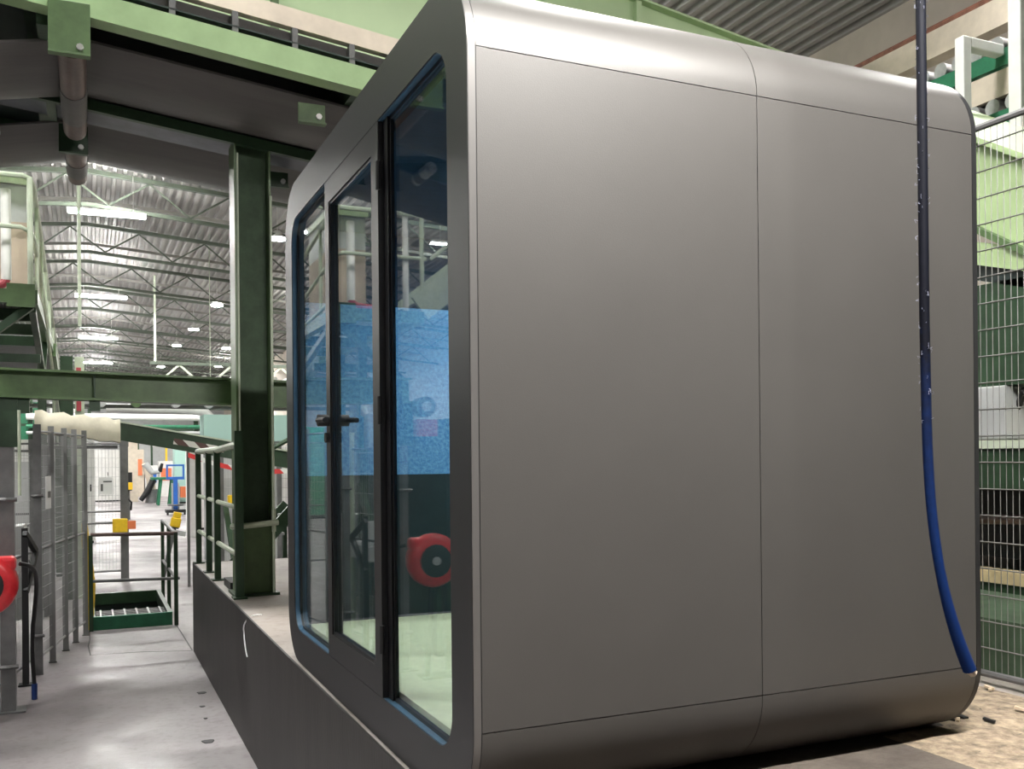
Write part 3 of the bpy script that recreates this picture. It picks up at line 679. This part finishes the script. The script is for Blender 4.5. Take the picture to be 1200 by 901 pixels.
# stair flight going up to the left, seen mirrored in the pod's glass
SX = 1.5; SR = 1.2
for y in (10.14, 10.95): BM((-1.42, y, dz + .04), (-1.42 - SX, y, dz + .04 + SR), .05, .30).build('stair_stringer', 'railgreen', ap)
for k in range(6):
    f = (k + .5) / 6; B(-1.42 - SX * f - .13, -1.42 - SX * f + .13, 10.18, 10.91, dz + SR * f, dz + SR * f + .03).build('stair_tread', 'greypost', ap)
T([(-1.46, 10.14, dz + 1.09), (-1.46 - SX, 10.14, dz + 1.09 + SR)], .026).build('stair_rail', 'railgreen', ap); T([(-1.55, 10.14, dz + .60), (-1.46 - SX, 10.14, dz + .60 + SR)], .022).build('stair_rail', 'railgreen', ap)
B(-4.2, -1.42 - SX, 10.1, 11.0, dz + SR - .05, dz + SR + .05).build('landing', 'green', ap)
for x in (-4.1, -3.0): B(x - .06, x + .06, 10.5, 10.62, 0, dz + SR - .05).build('leg', 'dgreen', ap)
# cabinet and pipes on the access platform
cb = thing('cabinet', 'beige steel cabinet with grey top panel on the access platform', 'cabinet', (-.8, 11.3, dz))
B(-1.0, -.56, 10.75, 11.9, dz + .001, dz + .78).build('body', 'beige', cb); B(-1.0, -.56, 10.76, 11.9, dz + .782, dz + 1.16).build('upper_panel', 'ltgrey', cb)
B(-1.03, -.54, 10.72, 11.94, dz + 1.162, dz + 1.24).build('top_cap', 'railgreen', cb)
pp = thing('pipe', 'pale vertical pipe with red hose end in front of the beige cabinet', 'pipe', (-.72, 10.35, dz))
T([(-.72, 10.35, dz + .12), (-.72, 10.35, dz + 1.0)], .045, 12).build('pipe_run', 'white', pp, smooth=True)
T(bez((-.72, 10.35, dz + .16), (-.72, 10.35, dz + .05), (-.80, 10.33, dz + .06), (-.98, 10.33, dz + .045), 8), .04, 10).build('hose_end', 'hosered', pp, smooth=True)

# machine behind the left fence
mc = thing('press_machine', 'dark green machine with pale boxes behind the left fence', 'machine', (-1.6, 10.0, 0))
B(-2.9, -1.05, 8.6, 12.4, 0, 1.0).build('base', 'dgreen', mc); B(-2.8, -1.3, 9.0, 12.0, 1.0, 2.3).build('housing', 'lower', mc)
B(-1.05, -.62, 9.4, 10.4, .85, 1.0).build('shelf', 'ltgrey', mc); B(-1.05, -.62, 10.8, 11.3, .3, 1.25).build('control_cabinet', 'ltgrey', mc)
B(-.93, -.66, 9.5, 9.8, 1.002, 1.25).build('junction_box', 'ltgrey', mc)
T([(-.75, 10.5, .0), (-.75, 10.5, 2.2)], .03).build('standpipe', 'railgreen', mc); BM((-.8, 9.0, .5), (-.75, 10.2, 1.6), .05, .12).build('link_arm', 'dgreen', mc)
T([(-.7, 9.6, 2.0), (-.7, 9.6, 2.35), (-.72, 9.8, 2.45), (-.8, 10.1, 2.4)], .05, 10).build('duct', 'ltgrey', mc)
mt = thing('motor', 'grey round motor on a red bracket at the left edge under the beam', 'motor', (-.74, 8.1, 2.1))
MB().tube([(-.75, 7.98, 2.36), (-.75, 8.16, 2.36)], .09, 18).build('housing', 'greypost', mt, smooth=40); MB().tube([(-.75, 7.95, 2.36), (-.75, 7.985, 2.36)], .045, 14).build('shaft_cover', 'ltgrey', mt, smooth=40)
B(-.88, -.681, 8.05, 8.2, 2.1, 2.25).build('bracket', 'hosered', mt)

# ------------------------------------------------------------------ background of the aisle
ib = thing('inclined_beam', 'green inclined conveyor beam with pale chevrons across the aisle', 'beam', (1.4, 13.0, 2.1))
BM((.30, 13.0, 2.285), (3.4, 13.0, 1.72), .10, .22).build('beam_body', 'dgreen', ib)
BM((.30, 13.0, 2.405), (3.4, 13.0, 1.84), .16, .02).build('beam_flange', 'railgreen', ib)
BM((.99, 12.944, 2.150), (1.62, 12.944, 2.035), .004, .075).build('chevron_band', 'hazbeam', ib)
B(3.1, 3.25, 12.9, 13.1, 0, 1.7).build('support', 'dgreen', ib)
tp = MB()
loops = []
for i in range(13):
    f = i / 12; x = -.60 + .95 * f; zt_ = 2.52 - .10 * f + .02 * math.sin(i * 2.1); zb_ = 2.26 - .13 * f + .012 * math.cos(i * 1.7)
    loops.append([(x, 12.7, zb_), (x, 12.66 + .02 * math.sin(i * 1.9), (zt_ + zb_) / 2), (x, 12.74, zt_), (x, 13.2, zt_ - .01), (x, 13.3, zb_)])
tag(tp.loft(loops).build('tarpaulin', 'tarp', None, smooth=50), 'cream tarpaulin draped over the conveyor end above the left fence', 'tarpaulin')
st_ = thing('tarp_stand', 'grey trestle carrying the cream tarpaulin behind the left fence', 'stand', (-.1, 13.0, 0))
for x in (-.5, -.06): B(x - .03, x + .03, 12.95, 13.01, 0, 2.06).build('leg', 'greypost', st_)
B(-.58, .32, 12.8, 13.15, 2.06, 2.10).build('top_bar', 'greypost', st_)
rl = thing('pipe_bridge', 'pair of dark horizontal bars crossing above the aisle', 'pipe bridge', (1.0, 18.0, 2.6))
for z, y in ((3.08, 19.0), (2.92, 19.2)): BM((-3.1, y, z), (4.2, y, z), .07, .07).build('bar', 'greypost', rl)
for x in (-3.0, 4.1): B(x - .06, x + .06, 19.0, 19.2, 0, 3.1).build('leg', 'greypost', rl)
for x in (0.2, .8, 1.5, 2.1, 2.8): MB().tube([(x, 18.95, 2.98), (x, 19.25, 2.98)], .09, 10).build('idler', 'ltgrey' if x != .8 else 'green', rl)
pw = thing('air_duct', 'white round air duct with an elbow under the dark bars', 'duct', (1.4, 20, 2.6))
MB().tube([(.3, 20, 2.93), (1.9, 20, 2.90), (2.15, 20, 2.86), (2.3, 20, 2.7), (2.42, 20, 2.45), (2.44, 20, 0)], .085, 12).build('duct_run', 'white', pw, smooth=True)
dp = thing('strut_pair', 'green post and pale post standing behind the portal beam', 'post', (-.3, 14.5, 0))
B(-.36, -.20, 14.4, 14.55, 0, 3.35).build('green_post', 'dgreen', dp); B(-.18, -.06, 14.45, 14.55, 0, 3.35).build('pale_post', 'railgreen', dp); B(-.16, -.1, 14.44, 14.452, 2.6, 3.2).build('red_stripe', 'hosered', dp)
wc = tag(B(2.18, 2.48, 24.6, 24.9, 0, 2.5).build('pillar', 'white'), 'white pillar at the right side of the aisle', 'pillar')
tag(B(1.62, 2.02, 46.8, 47.2, 0, 3.0).build('pillar', 'cream'), 'beige pillar far down the aisle on its left', 'pillar')
# barrier tape
bt = MB(); a, b = Vector((1.35, 15.0, 1.98)), Vector((2.9, 14.0, 1.75))
pl = [a.lerp(b, i / 10) + Vector((0, 0, -.12 * math.sin(PI * i / 10))) for i in range(11)]
bt.loft([[p + Vector((0, 0, -.035)), p + Vector((.004, .004, -.035)), p + Vector((.004, .004, .035)), p + Vector((0, 0, .035))] for p in pl])
tb = thing('barrier_tape', 'red and white barrier tape strung behind the platform rail', 'barrier tape', (2.1, 14.5, 0))
bt.build('tape', 'hazard', tb)
for p in (a, b): B(p.x - .02, p.x + .02, p.y, p.y + .04, 0, p.z + .05).build('stake', 'greypost', tb)
# right fence behind platform
gf5 = thing('guard_fence', 'grey mesh fence beyond the platform rail, right of the aisle', 'fence', (2.3, 16.0, 0))
wires('wire_mesh', (1.95, 16.0), (3.6, 14.6), .1, 2.1, .05, .003, 'wire', gf5, .15)
for x, y in ((1.95, 16.0), (2.75, 15.3), (3.6, 14.6)): B(x - .035, x + .035, y - .035, y + .035, 0, 2.15).build('post', 'greypost', gf5)
BM((2.0, 15.9, 1.15), (2.1, 15.4, 0.02), .08, .04).build('brace', 'dgreen', gf5)
# blue hoist trolley
hx, hy = 2.72, 35.0
ht = thing('blue_hoist', 'blue lifting trolley on a round base at the right of the aisle', 'trolley', (hx, hy, 0))
MB().tube([(hx + .24 * math.cos(a), hy + .24 * math.sin(a), .34) for a in [2 * PI * k / 20 for k in range(21)]], .035, 6).build('base_ring', 'greypost', ht)
B(hx - .33, hx + .33, hy - .3, hy + .3, .08, .18).build('chassis', 'black', ht)
for sx in (-.28, .28): MB().tube([(hx + sx - .03, hy - .25, .08), (hx + sx + .03, hy - .25, .08)], .08, 10).build('wheel', 'black', ht)
B(hx - .07, hx + .07, hy - .07, hy + .07, .18, 1.22).build('mast', 'blue', ht)
B(hx - .13, hx - .08, hy - .06, hy + .06, .18, 1.1).build('guide_bar', 'ltgrey', ht); B(hx + .08, hx + .13, hy - .06, hy + .06, .18, 1.1).build('guide_bar', 'ltgrey', ht)
for a in ((-.30, -.24, 1.22, 1.75), (.24, .30, 1.22, 1.75), (-.24, .24, 1.69, 1.75), (-.24, .24, 1.22, 1.32)): B(hx + a[0], hx + a[1], hy - .05, hy + .05, a[2], a[3]).build('frame_bar', 'blue', ht)
B(hx + .15, hx + .4, hy - .2, hy + .1, .6, .98).build('gearbox', 'orange', ht)
# green table
tt = thing('work_table', 'green work table behind the blue trolley', 'table', (2.8, 43, 0))
B(2.35, 3.6, 42.5, 43.4, 1.08, 1.18).build('table_top', 'mgreen', tt)
for x in (2.75, 3.2): BM((x, 42.6, 1.08), (x - .12, 42.6, 0), .1, .1).build('leg', 'mgreen', tt); BM((x, 43.3, 1.08), (x - .12, 43.3, 0), .1, .1).build('leg', 'mgreen', tt)
rb = thing('robot_arm', 'dark industrial robot arm at the far end of the aisle', 'robot', (2.55, 45.5, 0))
MB().tube([(2.55, 45.5, 0), (2.55, 45.5, .6)], [.3, .24], 14).build('pedestal', 'greypost', rb, smooth=40)
MB().tube([(2.55, 45.5, .5), (2.45, 45.4, 1.1), (2.25, 45.3, 1.75)], [.2, .17, .15], 10).build('lower_arm', 'cream', rb, smooth=40)
MB().tube([(2.25, 45.3, 1.72), (2.55, 45.2, 1.35), (2.85, 45.1, 1.40)], [.16, .12, .1], 10).build('upper_arm', 'ltgrey', rb, smooth=40)
MB().tube([(2.6, 45.2, 1.05), (2.35, 45.2, .55), (2.05, 45.2, .12)], [.15, .13, .10], 8).build('cable_pack', 'black', rb, smooth=40)
MB().tube([(2.85, 45.1, 1.40), (2.95, 45.0, 1.75)], [.1, .06], 8).build('wrist', 'black', rb, smooth=40)
# cabinets and machines in the far hall
def cabinet(name, x0, x1, y0, y1, h, m, label, cat='cabinet'):
    t = thing(name, label, cat, ((x0 + x1) / 2, (y0 + y1) / 2, 0))
    B(x0, x1, y0, y1, .06, h).build('body', m, t); B(x0 + .03, x1 - .03, y0 + .03, y1, 0, .06).build('plinth', 'black', t)
    n_ = max(1, round((x1 - x0) / .7)); wd = (x1 - x0) / n_
    for k in range(n_):
        dr = B(x0 + k * wd + .02, x0 + (k + 1) * wd - .02, y0 - .02, y0 - .001, .12, h - .06).build('door', m, t)
        B(x0 + (k + 1) * wd - .1, x0 + (k + 1) * wd - .07, y0 - .045, y0 - .021, h * .5, h * .5 + .16).build('handle', 'black', dr)
    return t
cabinet('electrical_cabinet', -1.4, -.1, 20.0, 20.8, 1.9, 'ltgrey', 'grey electrical cabinet behind the pale mesh fence')
cabinet('electrical_cabinet', -2.6, .1, 24.0, 24.8, 2.4, 'white', 'white tall cabinets behind the beige pillar')
cabinet('electrical_cabinet', 2.6, 5.2, 27.0, 27.8, 2.3, 'white', 'white cabinet row right of the white pillar')
cabinet('electrical_cabinet', .2, 1.5, 48.0, 48.8, 2.4, 'white', 'white cabinet at the far end of the aisle')
cabinet('electrical_cabinet', 3.4, 6.5, 44.0, 45.0, 2.8, 'teal', 'pale teal machine cabinet far behind the blue trolley', 'machine')
cabinet('electrical_cabinet', -5.0, -1.2, 30.0, 31.0, 2.9, 'mgreen', 'green machine cabinet on the far left', 'machine')
cabinet('electrical_cabinet', -5.0, .6, 58.0, 59.0, 3.2, 'ltgrey', 'long grey machine far down the hall on the left', 'machine')
cabinet('electrical_cabinet', 2.2, 7.8, 62.0, 63.0, 3.2, 'ltgrey', 'long grey machine far down the hall on the right', 'machine')
# clutter beyond the aisle
pr = thing('pipe_rack', 'rack of white and green pipes crossing high beyond the inclined beam', 'pipe rack', (2.6, 29.5, 0))
for z, r_, m_ in ((3.15, .10, 'white'), (2.88, .06, 'mgreen'), (2.70, .05, 'ltgrey'), (3.45, .07, 'dgreen')):
    MB().tube([(-1.6, 29.5, z), (6.6, 29.5, z)], r_, 10).build('pipe', m_, pr, smooth=40)
for x in (-1.5, 2.9, 6.5): B(x - .06, x + .06, 29.62, 29.74, 0, 3.7).build('leg', 'dgreen', pr)
for x in (-.4, .9, 1.8, 3.6, 4.4): B(x - .12, x + .12, 29.3, 29.6, 2.3, 2.62).build('valve_box', 'white' if x > 1 else 'greypost', pr)
al = thing('assembly_line', 'pale machine line with green frames and coloured panels at the aisle end', 'machine', (4.4, 53, 0))
rr = random.Random(5); x = 2.0
while x < 7.2:
    wd = rr.uniform(.35, .8); hh = rr.uniform(1.2, 2.9)
    B(x, x + wd - .05, 53, 54.2, 0, hh).build('module', rr.choice(['white', 'ltgrey', 'greypost', 'teal', 'mgreen', 'cream']), al)
    B(x + .08, x + wd - .14, 52.97, 52.999, hh * .45, hh * .8).build('screen', rr.choice(['black', 'blue', 'white', 'dgreen', 'orange']), al)
    if rr.random() < .6: B(x + wd * .5 - .05, x + wd * .5 + .05, 53.2, 53.3, hh + .0005, 3.4).build('mast', rr.choice(['greypost', 'dgreen', 'yellow']), al)
    x += wd
for z in (3.0, 3.5): BM((1.9, 53.25, z), (7.2, 53.25, z), .10, .12).build('cable_tray', 'greypost' if z < 3.2 else 'dgreen', al)
fs_ = thing('storage_rack', 'dark green storage rack with pale bins, far left behind the tarpaulin', 'rack', (-1.6, 33, 0))
for x in (-3.4, -1.7, .0): B(x - .05, x + .05, 33, 33.9, 0, 3.6).build('upright', 'dgreen', fs_)
for z in (1.0, 2.0, 3.0): B(-3.35, -.05, 33, 33.9, z, z + .08).build('shelf', 'orange' if z == 2.0 else 'dgreen', fs_)
for k in range(9): B(-3.25 + 1.06 * (k % 3), -2.45 + 1.06 * (k % 3), 33.1, 33.8, 1.085 + (k // 3), 1.75 + (k // 3)).build('bin', ['white', 'ltgrey', 'blue', 'teal', 'cream', 'white', 'ltgrey', 'mgreen', 'white'][k], fs_)
# lattice gantry far down the hall
gt_ = thing('lattice_gantry', 'pale yellow lattice gantry across the hall below the roof', 'gantry', (5.8, 40, 0))
BM((2.2, 40, 4.7), (9.4, 40, 4.7), .14, .16).build('lower_chord', 'railgreen', gt_)
BM((2.2, 40, 5.75), (9.4, 40, 5.75), .12, .12).build('upper_chord', 'truss', gt_)
for k in range(7):
    x = 2.3 + 1.0 * k; BM((x, 40, 4.8 if k % 2 == 0 else 5.7), (x + 1.0, 40, 5.7 if k % 2 == 0 else 4.8), .08, .08).build('lattice_bar', 'railgreen', gt_)
for x in (2.4, 9.2): B(x - .04, x + .04, 39.96, 40.04, 5.75, roofz(x) - .001).build('hanger', 'railgreen', gt_)
# far conveyor bridge with pale rollers right
fb = thing('roller_bridge', 'green roller bridge with pale rollers across the far aisle', 'conveyor', (1.2, 22, 0))
BM((-2.5, 22, 3.55), (4.6, 22, 3.55), .12, .2).build('side_beam', 'dgreen', fb); BM((-2.5, 22.9, 3.55), (4.6, 22.9, 3.55), .12, .2).build('side_beam', 'dgreen', fb)
me = MB().tube([(0, -.38, 0), (0, .38, 0)], .07, 8).mesh('roller'); me.materials.append(M['white'])
for k in range(22): put('roller', me, fb, (-2.3 + .31 * k, 22.45, 3.72))
for x in (-2.3, 4.4): B(x - .07, x + .07, 21.95, 22.95, 0, 3.45).build('leg', 'dgreen', fb)
hb_ = tag(BM((1.75, 17.0, 3.1), (3.6, 17.0, 3.1), .05, .22).build('hazard_beam', 'hazard'), 'red and white striped bar glimpsed between column and pod', 'beam')
tl = thing('pale_hood', 'pale teal machine hood glimpsed between column and pod', 'machine', (2.5, 18.8, 0))
B(1.95, 3.5, 18.5, 19.2, 2.25, 2.75).build('hood', 'teal', tl); B(2.0, 3.4, 18.6, 19.1, 0, 2.25).build('body', 'ltgrey', tl)
sr = thing('service_steps', 'small dark green steps glimpsed between column and pod', 'steps', (2.1, 12.6, 0))
for s in (0, .55): BM((1.62, 12.2 + s, .45), (2.4, 12.2 + s, 1.3), .04, .16).build('stringer', 'dgreen', sr)
for k in range(4): B(1.66 + .2 * k, 1.86 + .2 * k, 12.22, 12.73, .50 + .22 * k, .53 + .22 * k).build('tread', 'ltgrey', sr)
for x in (1.68, 2.35): B(x - .03, x + .03, 12.2, 12.26, 0, .5 if x < 2 else 1.2).build('leg', 'dgreen', sr); B(x - .03, x + .03, 12.69, 12.75, 0, .5 if x < 2 else 1.2).build('leg', 'dgreen', sr)
T([(1.7, 12.2, .5), (1.7, 12.2, 1.5), (1.85, 12.2, 1.9), (2.4, 12.2, 2.2)], .03).build('hand_rail', 'dgreen', sr)
# thin hanging cables and a vertical drop pole
tag(T([(-.14, 18.5, 4.3), (-.14, 18.5, roofz(.14) + .01)], .03).build('drop_pole', 'railgreen'), 'pale thin pole hanging from the roof beside the roller', 'pole')
for x, y, z, nm in ((3.7, 33, 4.6, 'first thin cable hanging from the roof left of the column'), (3.35, 25, 3.2, 'second thin cable hanging from the roof nearer the column')):
    tag(T([(x, y, z), (x, y, roofz(x) + .01)], .015, 5).build('hanging_cable', 'railgreen'), nm, 'cable')

# hole spots in the floor, drawn as flat black pieces
SC = ((.716, 6.714), (.818, 8.136), (.778, 7.684), (.764, 7.318))
for x, y, r_, nm in ((SC[0][0], SC[0][1], .036, 'largest'), (SC[1][0], SC[1][1], .032, 'middle'), (SC[2][0], SC[2][1], .018, 'smallest'), (SC[3][0], SC[3][1], .012, 'tiniest')):
    o = MB(); lp = [(x + r_ * (1 + .25 * math.sin(3 * a + x * 9)) * math.cos(a) * 1.1, y + r_ * (1 + .3 * math.cos(2 * a)) * math.sin(a) * 1.6) for a in [2 * PI * k / 12 for k in range(12)]]
    o.loft([[(px, py, 0.0005) for px, py in lp], [(x + (px - x) * .9, y + (py - y) * .9, .004) for px, py in lp]])
    tag(o.build('hole_spot', 'black'), f'{nm} black floor-hole scrap on the concrete beside the plinth', 'spot', 'hole spots on the floor')

# ------------------------------------------------------------------ right side: fence, machine, conveyors
rf = thing('mesh_fence', 'dark wire mesh fence on the platform right behind the pod', 'fence', (3.62, 2.6, PZ))
FX = 3.62; fz0, fz1, fya, fyb = .93, 3.35, .4, 4.9
T([(FX, fya, fz1), (FX, fyb, fz1)], .016, 8).build('top_rail', 'greypost', rf); T([(FX, fya, fz0), (FX, fyb, fz0)], .016, 8).build('bottom_rail', 'greypost', rf)
for y in (fya, 2.2, 4.0, fyb): T([(FX + .02, y, PZ), (FX + .02, y, fz1 + .02)], .022, 8).build('post', 'greypost', rf)
me = MB().tube([(0, 0, fz0), (0, 0, fz1)], .0022, 4, False).mesh('upright_wire'); me.materials.append(M['wireblk'])
y = fya + .03
while y < fyb - .01: put('upright_wire', me, rf, (FX, y, 0)); y += .031
me = MB().tube([(0, fya, 0), (0, fyb, 0)], .0035, 4, False).mesh('cross_wire'); me.materials.append(M['wireblk'])
z = fz0 + .115
while z < fz1 - .02: put('cross_wire', me, rf, (FX - .005, 0, z)); z += .117

gm = thing('chute_machine', 'light green machine chute over a dark green base behind the mesh fence', 'machine', (5.0, 3.8, PZ))
def slab(x0, x1, y0, y1, za, zb, k, m, name):   # slab whose top and bottom slope along y
    mbx = MB(); vs = [(x, y, z + k * (y - 3.7)) for x in (x0, x1) for y, z in ((y0, za), (y1, za), (y1, zb), (y0, zb))]
    mbx.add(vs, [(0, 1, 2, 3), (7, 6, 5, 4), (0, 4, 5, 1), (1, 5, 6, 2), (2, 6, 7, 3), (3, 7, 4, 0)]).build(name, m, gm)
slab(4.62, 6.2, 1.4, 5.4, 3.09, 3.60, .62, 'chute', 'chute_side')
slab(4.57, 4.66, 1.4, 5.4, 3.07, 3.11, .62, 'green', 'chute_flange'); slab(4.55, 4.66, 1.4, 5.4, 3.585, 3.62, .62, 'chute', 'chute_rim')
slab(4.60, 6.2, 1.4, 5.4, 2.93, 3.06, .3, 'chute', 'lower_lip')
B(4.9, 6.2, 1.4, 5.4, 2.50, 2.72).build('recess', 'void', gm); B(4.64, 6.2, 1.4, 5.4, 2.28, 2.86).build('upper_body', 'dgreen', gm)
B(4.62, 5.0, 3.68, 3.98, 1.98, 2.279).build('pale_box', 'ltgrey', gm, bevel=.01)
B(4.8, 6.2, 1.4, 5.4, 2.0, 2.279).build('gap_panel', 'cream', gm); B(4.61, 6.2, 1.4, 5.4, 1.93, 1.975).build('shelf', 'railgreen', gm)
B(4.63, 6.2, 1.4, 5.4, 1.70, 1.925).build('green_bar', 'dgreen', gm)
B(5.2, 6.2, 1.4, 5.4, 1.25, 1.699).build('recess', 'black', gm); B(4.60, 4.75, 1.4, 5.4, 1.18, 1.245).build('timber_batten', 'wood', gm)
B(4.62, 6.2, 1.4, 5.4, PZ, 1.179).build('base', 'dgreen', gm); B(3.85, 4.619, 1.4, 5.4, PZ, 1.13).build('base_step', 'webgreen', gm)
slab(4.64, 6.2, 1.4, 5.4, 2.84, 2.929, .3, 'void', 'gap_shade_filler')  # solid dark filler in place of the shade in the gap
T([(4.8, 3.2, 1.55), (4.9, 4.2, 1.5)], .03).build('pipe', 'roller', gm); T([(4.75, 3.55, 1.76), (4.62, 3.55, 1.76)], .02).build('knob', 'white', gm)
T([(4.7, 3.55, 2.15), (4.7, 3.62, 2.25), (4.75, 3.72, 2.12), (4.7, 3.8, 2.05)], .02).build('cable', 'black', gm)
for x in (4.8, 6.0): B(x - .04, x + .04, 5.2, 5.3, 2.86, 3.9).build('strut', 'dgreen', gm); B(x - .04, x + .04, 1.6, 1.7, 1.5, 1.9).build('strut', 'dgreen', gm)

wp = thing('post_pair', 'white square tube frame with a stub arm behind the mesh fence', 'posts', (6.6, 5.2, PZ))
B(6.47, 6.56, 5.50, 5.59, PZ, 5.28).build('post', 'white', wp, bevel=.01); B(6.56, 6.94, 5.50, 5.59, 5.19, 5.28).build('arm', 'white', wp, bevel=.01)
B(6.47, 6.57, 4.99, 5.10, PZ, 5.40).build('post', 'white', wp, bevel=.01)
rc = thing('roller_conveyor', 'high green roller conveyor with cream side panels, upper right', 'conveyor', (7.6, 6, PZ))
me = MB().tube([(7.0, 0, 0), (8.2, 0, 0)], .07, 12).mesh('roller', smooth=40); me.materials.append(M['rollgrey'])
y = 2.4
while y < 9.3: put('roller', me, rc, (0, y, 5.33)); put('roller', me, rc, (-.05, y, 4.80)); y += .19
B(6.96, 7.02, 2.2, 9.3, 5.12, 5.26).build('side_channel', 'mgreen', rc); B(7.05, 8.1, 2.2, 9.3, 5.02, 5.10).build('under_plate', 'void', rc)
B(6.98, 7.04, 2.2, 9.3, 4.88, 5.10).build('side_panel', 'cream', rc)
B(6.88, 6.95, 2.2, 9.3, 4.52, 4.72).build('lower_channel', 'mgreen', rc)
for y in (2.6, 8.8): B(7.3, 7.42, y, y + .12, PZ, 5.02).build('leg', 'dgreen', rc); B(7.9, 8.02, y, y + .12, PZ, 5.02).build('leg', 'dgreen', rc)
gb = thing('cream_beam', 'long cream crane beam with a brown pipe on top along the right wall', 'beam', (9.0, 8, 6.5))
B(8.9, 9.1, -4, 16, 6.45, 6.76).build('beam_body', 'cream', gb); T([(8.95, -4, 6.80), (8.95, 16, 6.80)], .045).build('pipe', 'brown', gb)
for y in (-3, 2, 7, 12): B(9.1, HX1, y, y + .15, 6.5, 6.7).build('bracket', 'cream', gb)

# blue hose hanging in front of the pod
def cpt(px, depth, z): return None
hs = thing('hanging_hose', 'dark blue frayed hose hanging in front of the right end of the pod', 'hose', (2.28, 2.1, 1.25))
top = (2.22, 2.035, 9.2)
up = [(2.22, 2.035, roofz(2.22) - .0), (2.222, 2.036, 5.0), (2.224, 2.037, 3.2), (2.228, 2.038, 2.3), (2.235, 2.04, 2.0)]
lowp = bez((2.235, 2.04, 2.0), (2.242, 2.04, 1.72), (2.27, 2.04, 1.50), (2.388, 2.03, 1.262), 14)
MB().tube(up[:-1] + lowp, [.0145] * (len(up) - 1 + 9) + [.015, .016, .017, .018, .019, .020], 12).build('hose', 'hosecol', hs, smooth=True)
MB().tube([lowp[-1], lowp[-1] + Vector((.014, -.002, -.012))], .013, 8).build('cut_end', 'cream', hs, smooth=True)
fz = MB()
for k in range(110):
    z = random.uniform(2.0, 3.4); a = random.uniform(0, 2 * PI); c0 = Vector((2.224 + (2.3 - min(z, 2.3)) * .03, 2.037, z)); dv = Vector((math.cos(a), math.sin(a), random.uniform(-.6, .6)))
    fz.tube([c0 + dv * .013, c0 + dv * (.017 + .006 * random.random()), c0 + dv * .018 + Vector((0, 0, random.uniform(-.012, .012)))], .0007, 3)
fz.build('frayed_fibres', 'fuzz', hs)['kind'] = 'stuff'
tag(T([(3.9, 4.0, 5.1), (3.88, 4.02, 5.22), (3.9, 4.04, 5.36), (3.91, 4.04, 7), (3.91, 4.04, roofz(3.91))], .012, 6).build('rope', 'paper', None, smooth=True), 'white rope hanging from the roof above the pod', 'rope')

# packed dirt, loose sand and chips on the platform
dm = MB(); dl = [(PX0 + .02, HY0 + .05), (3.56, HY0 + .05), (3.56, 5.2), (3.3, 5.2), (2.86, 2.9), (1.0, 2.72)]
dm.loft([[(x, y, PZ + z) for x, y in dl] for z in (.0002, .002)])
tag(dm.build('packed_dirt', 'dirt'), 'dark packed dirt layer over the platform in front of the pod', 'dirt', None, 'stuff')  # brown ground; its unseen near part added dark to cut bounce light
sd = MB(); N = 40
random.seed(3)
SX0, SX1, SY0, SY1 = 2.62, 3.56, 1.75, 3.3
def hgt(x, y):
    e = min(x - SX0, SX1 + .1 - x, y - SY0, SY1 - y); return max(0, min(1, e / .4)) * (.006 + .007 * math.sin(x * 21 + 3 * math.sin(y * 17)) * math.sin(y * 19 + x * 5)) + .0003
gv = [[(SX0 + (SX1 - SX0) * i / N, SY0 + (SY1 - SY0) * j / N) for j in range(N + 1)] for i in range(N + 1)]
keep = lambda i, j: not (gv[i][j][0] < 2.92 and gv[i][j + 1][1] > 2.62)
vs = [(x, y, PZ + .002 + hgt(x, y)) for r_ in gv for x, y in r_]
fs = [(i * (N + 1) + j, (i + 1) * (N + 1) + j, (i + 1) * (N + 1) + j + 1, i * (N + 1) + j + 1) for i in range(N) for j in range(N) if keep(i, j)]
tag(sd.add(vs, fs).build('sand', 'sand', None, smooth=True), 'loose sandy dust on the platform by the mesh fence', 'sand', None, 'stuff')
for k in range(26):
    x, y = random.uniform(2.95, 3.55), random.uniform(2.0, 3.0); s = random.uniform(.012, .035); a = random.uniform(0, PI)
    o = BM((x - s * math.cos(a), y - s * math.sin(a), PZ + .016), (x + s * math.cos(a), y + s * math.sin(a), PZ + .018 + .006 * random.random()), s * .8, .008)
    tag(o.build('wood_chip', 'chip' if k % 3 else 'black'), 'small wood chip lying in the sandy dust by the fence', 'wood chip', 'wood chips in the sand')
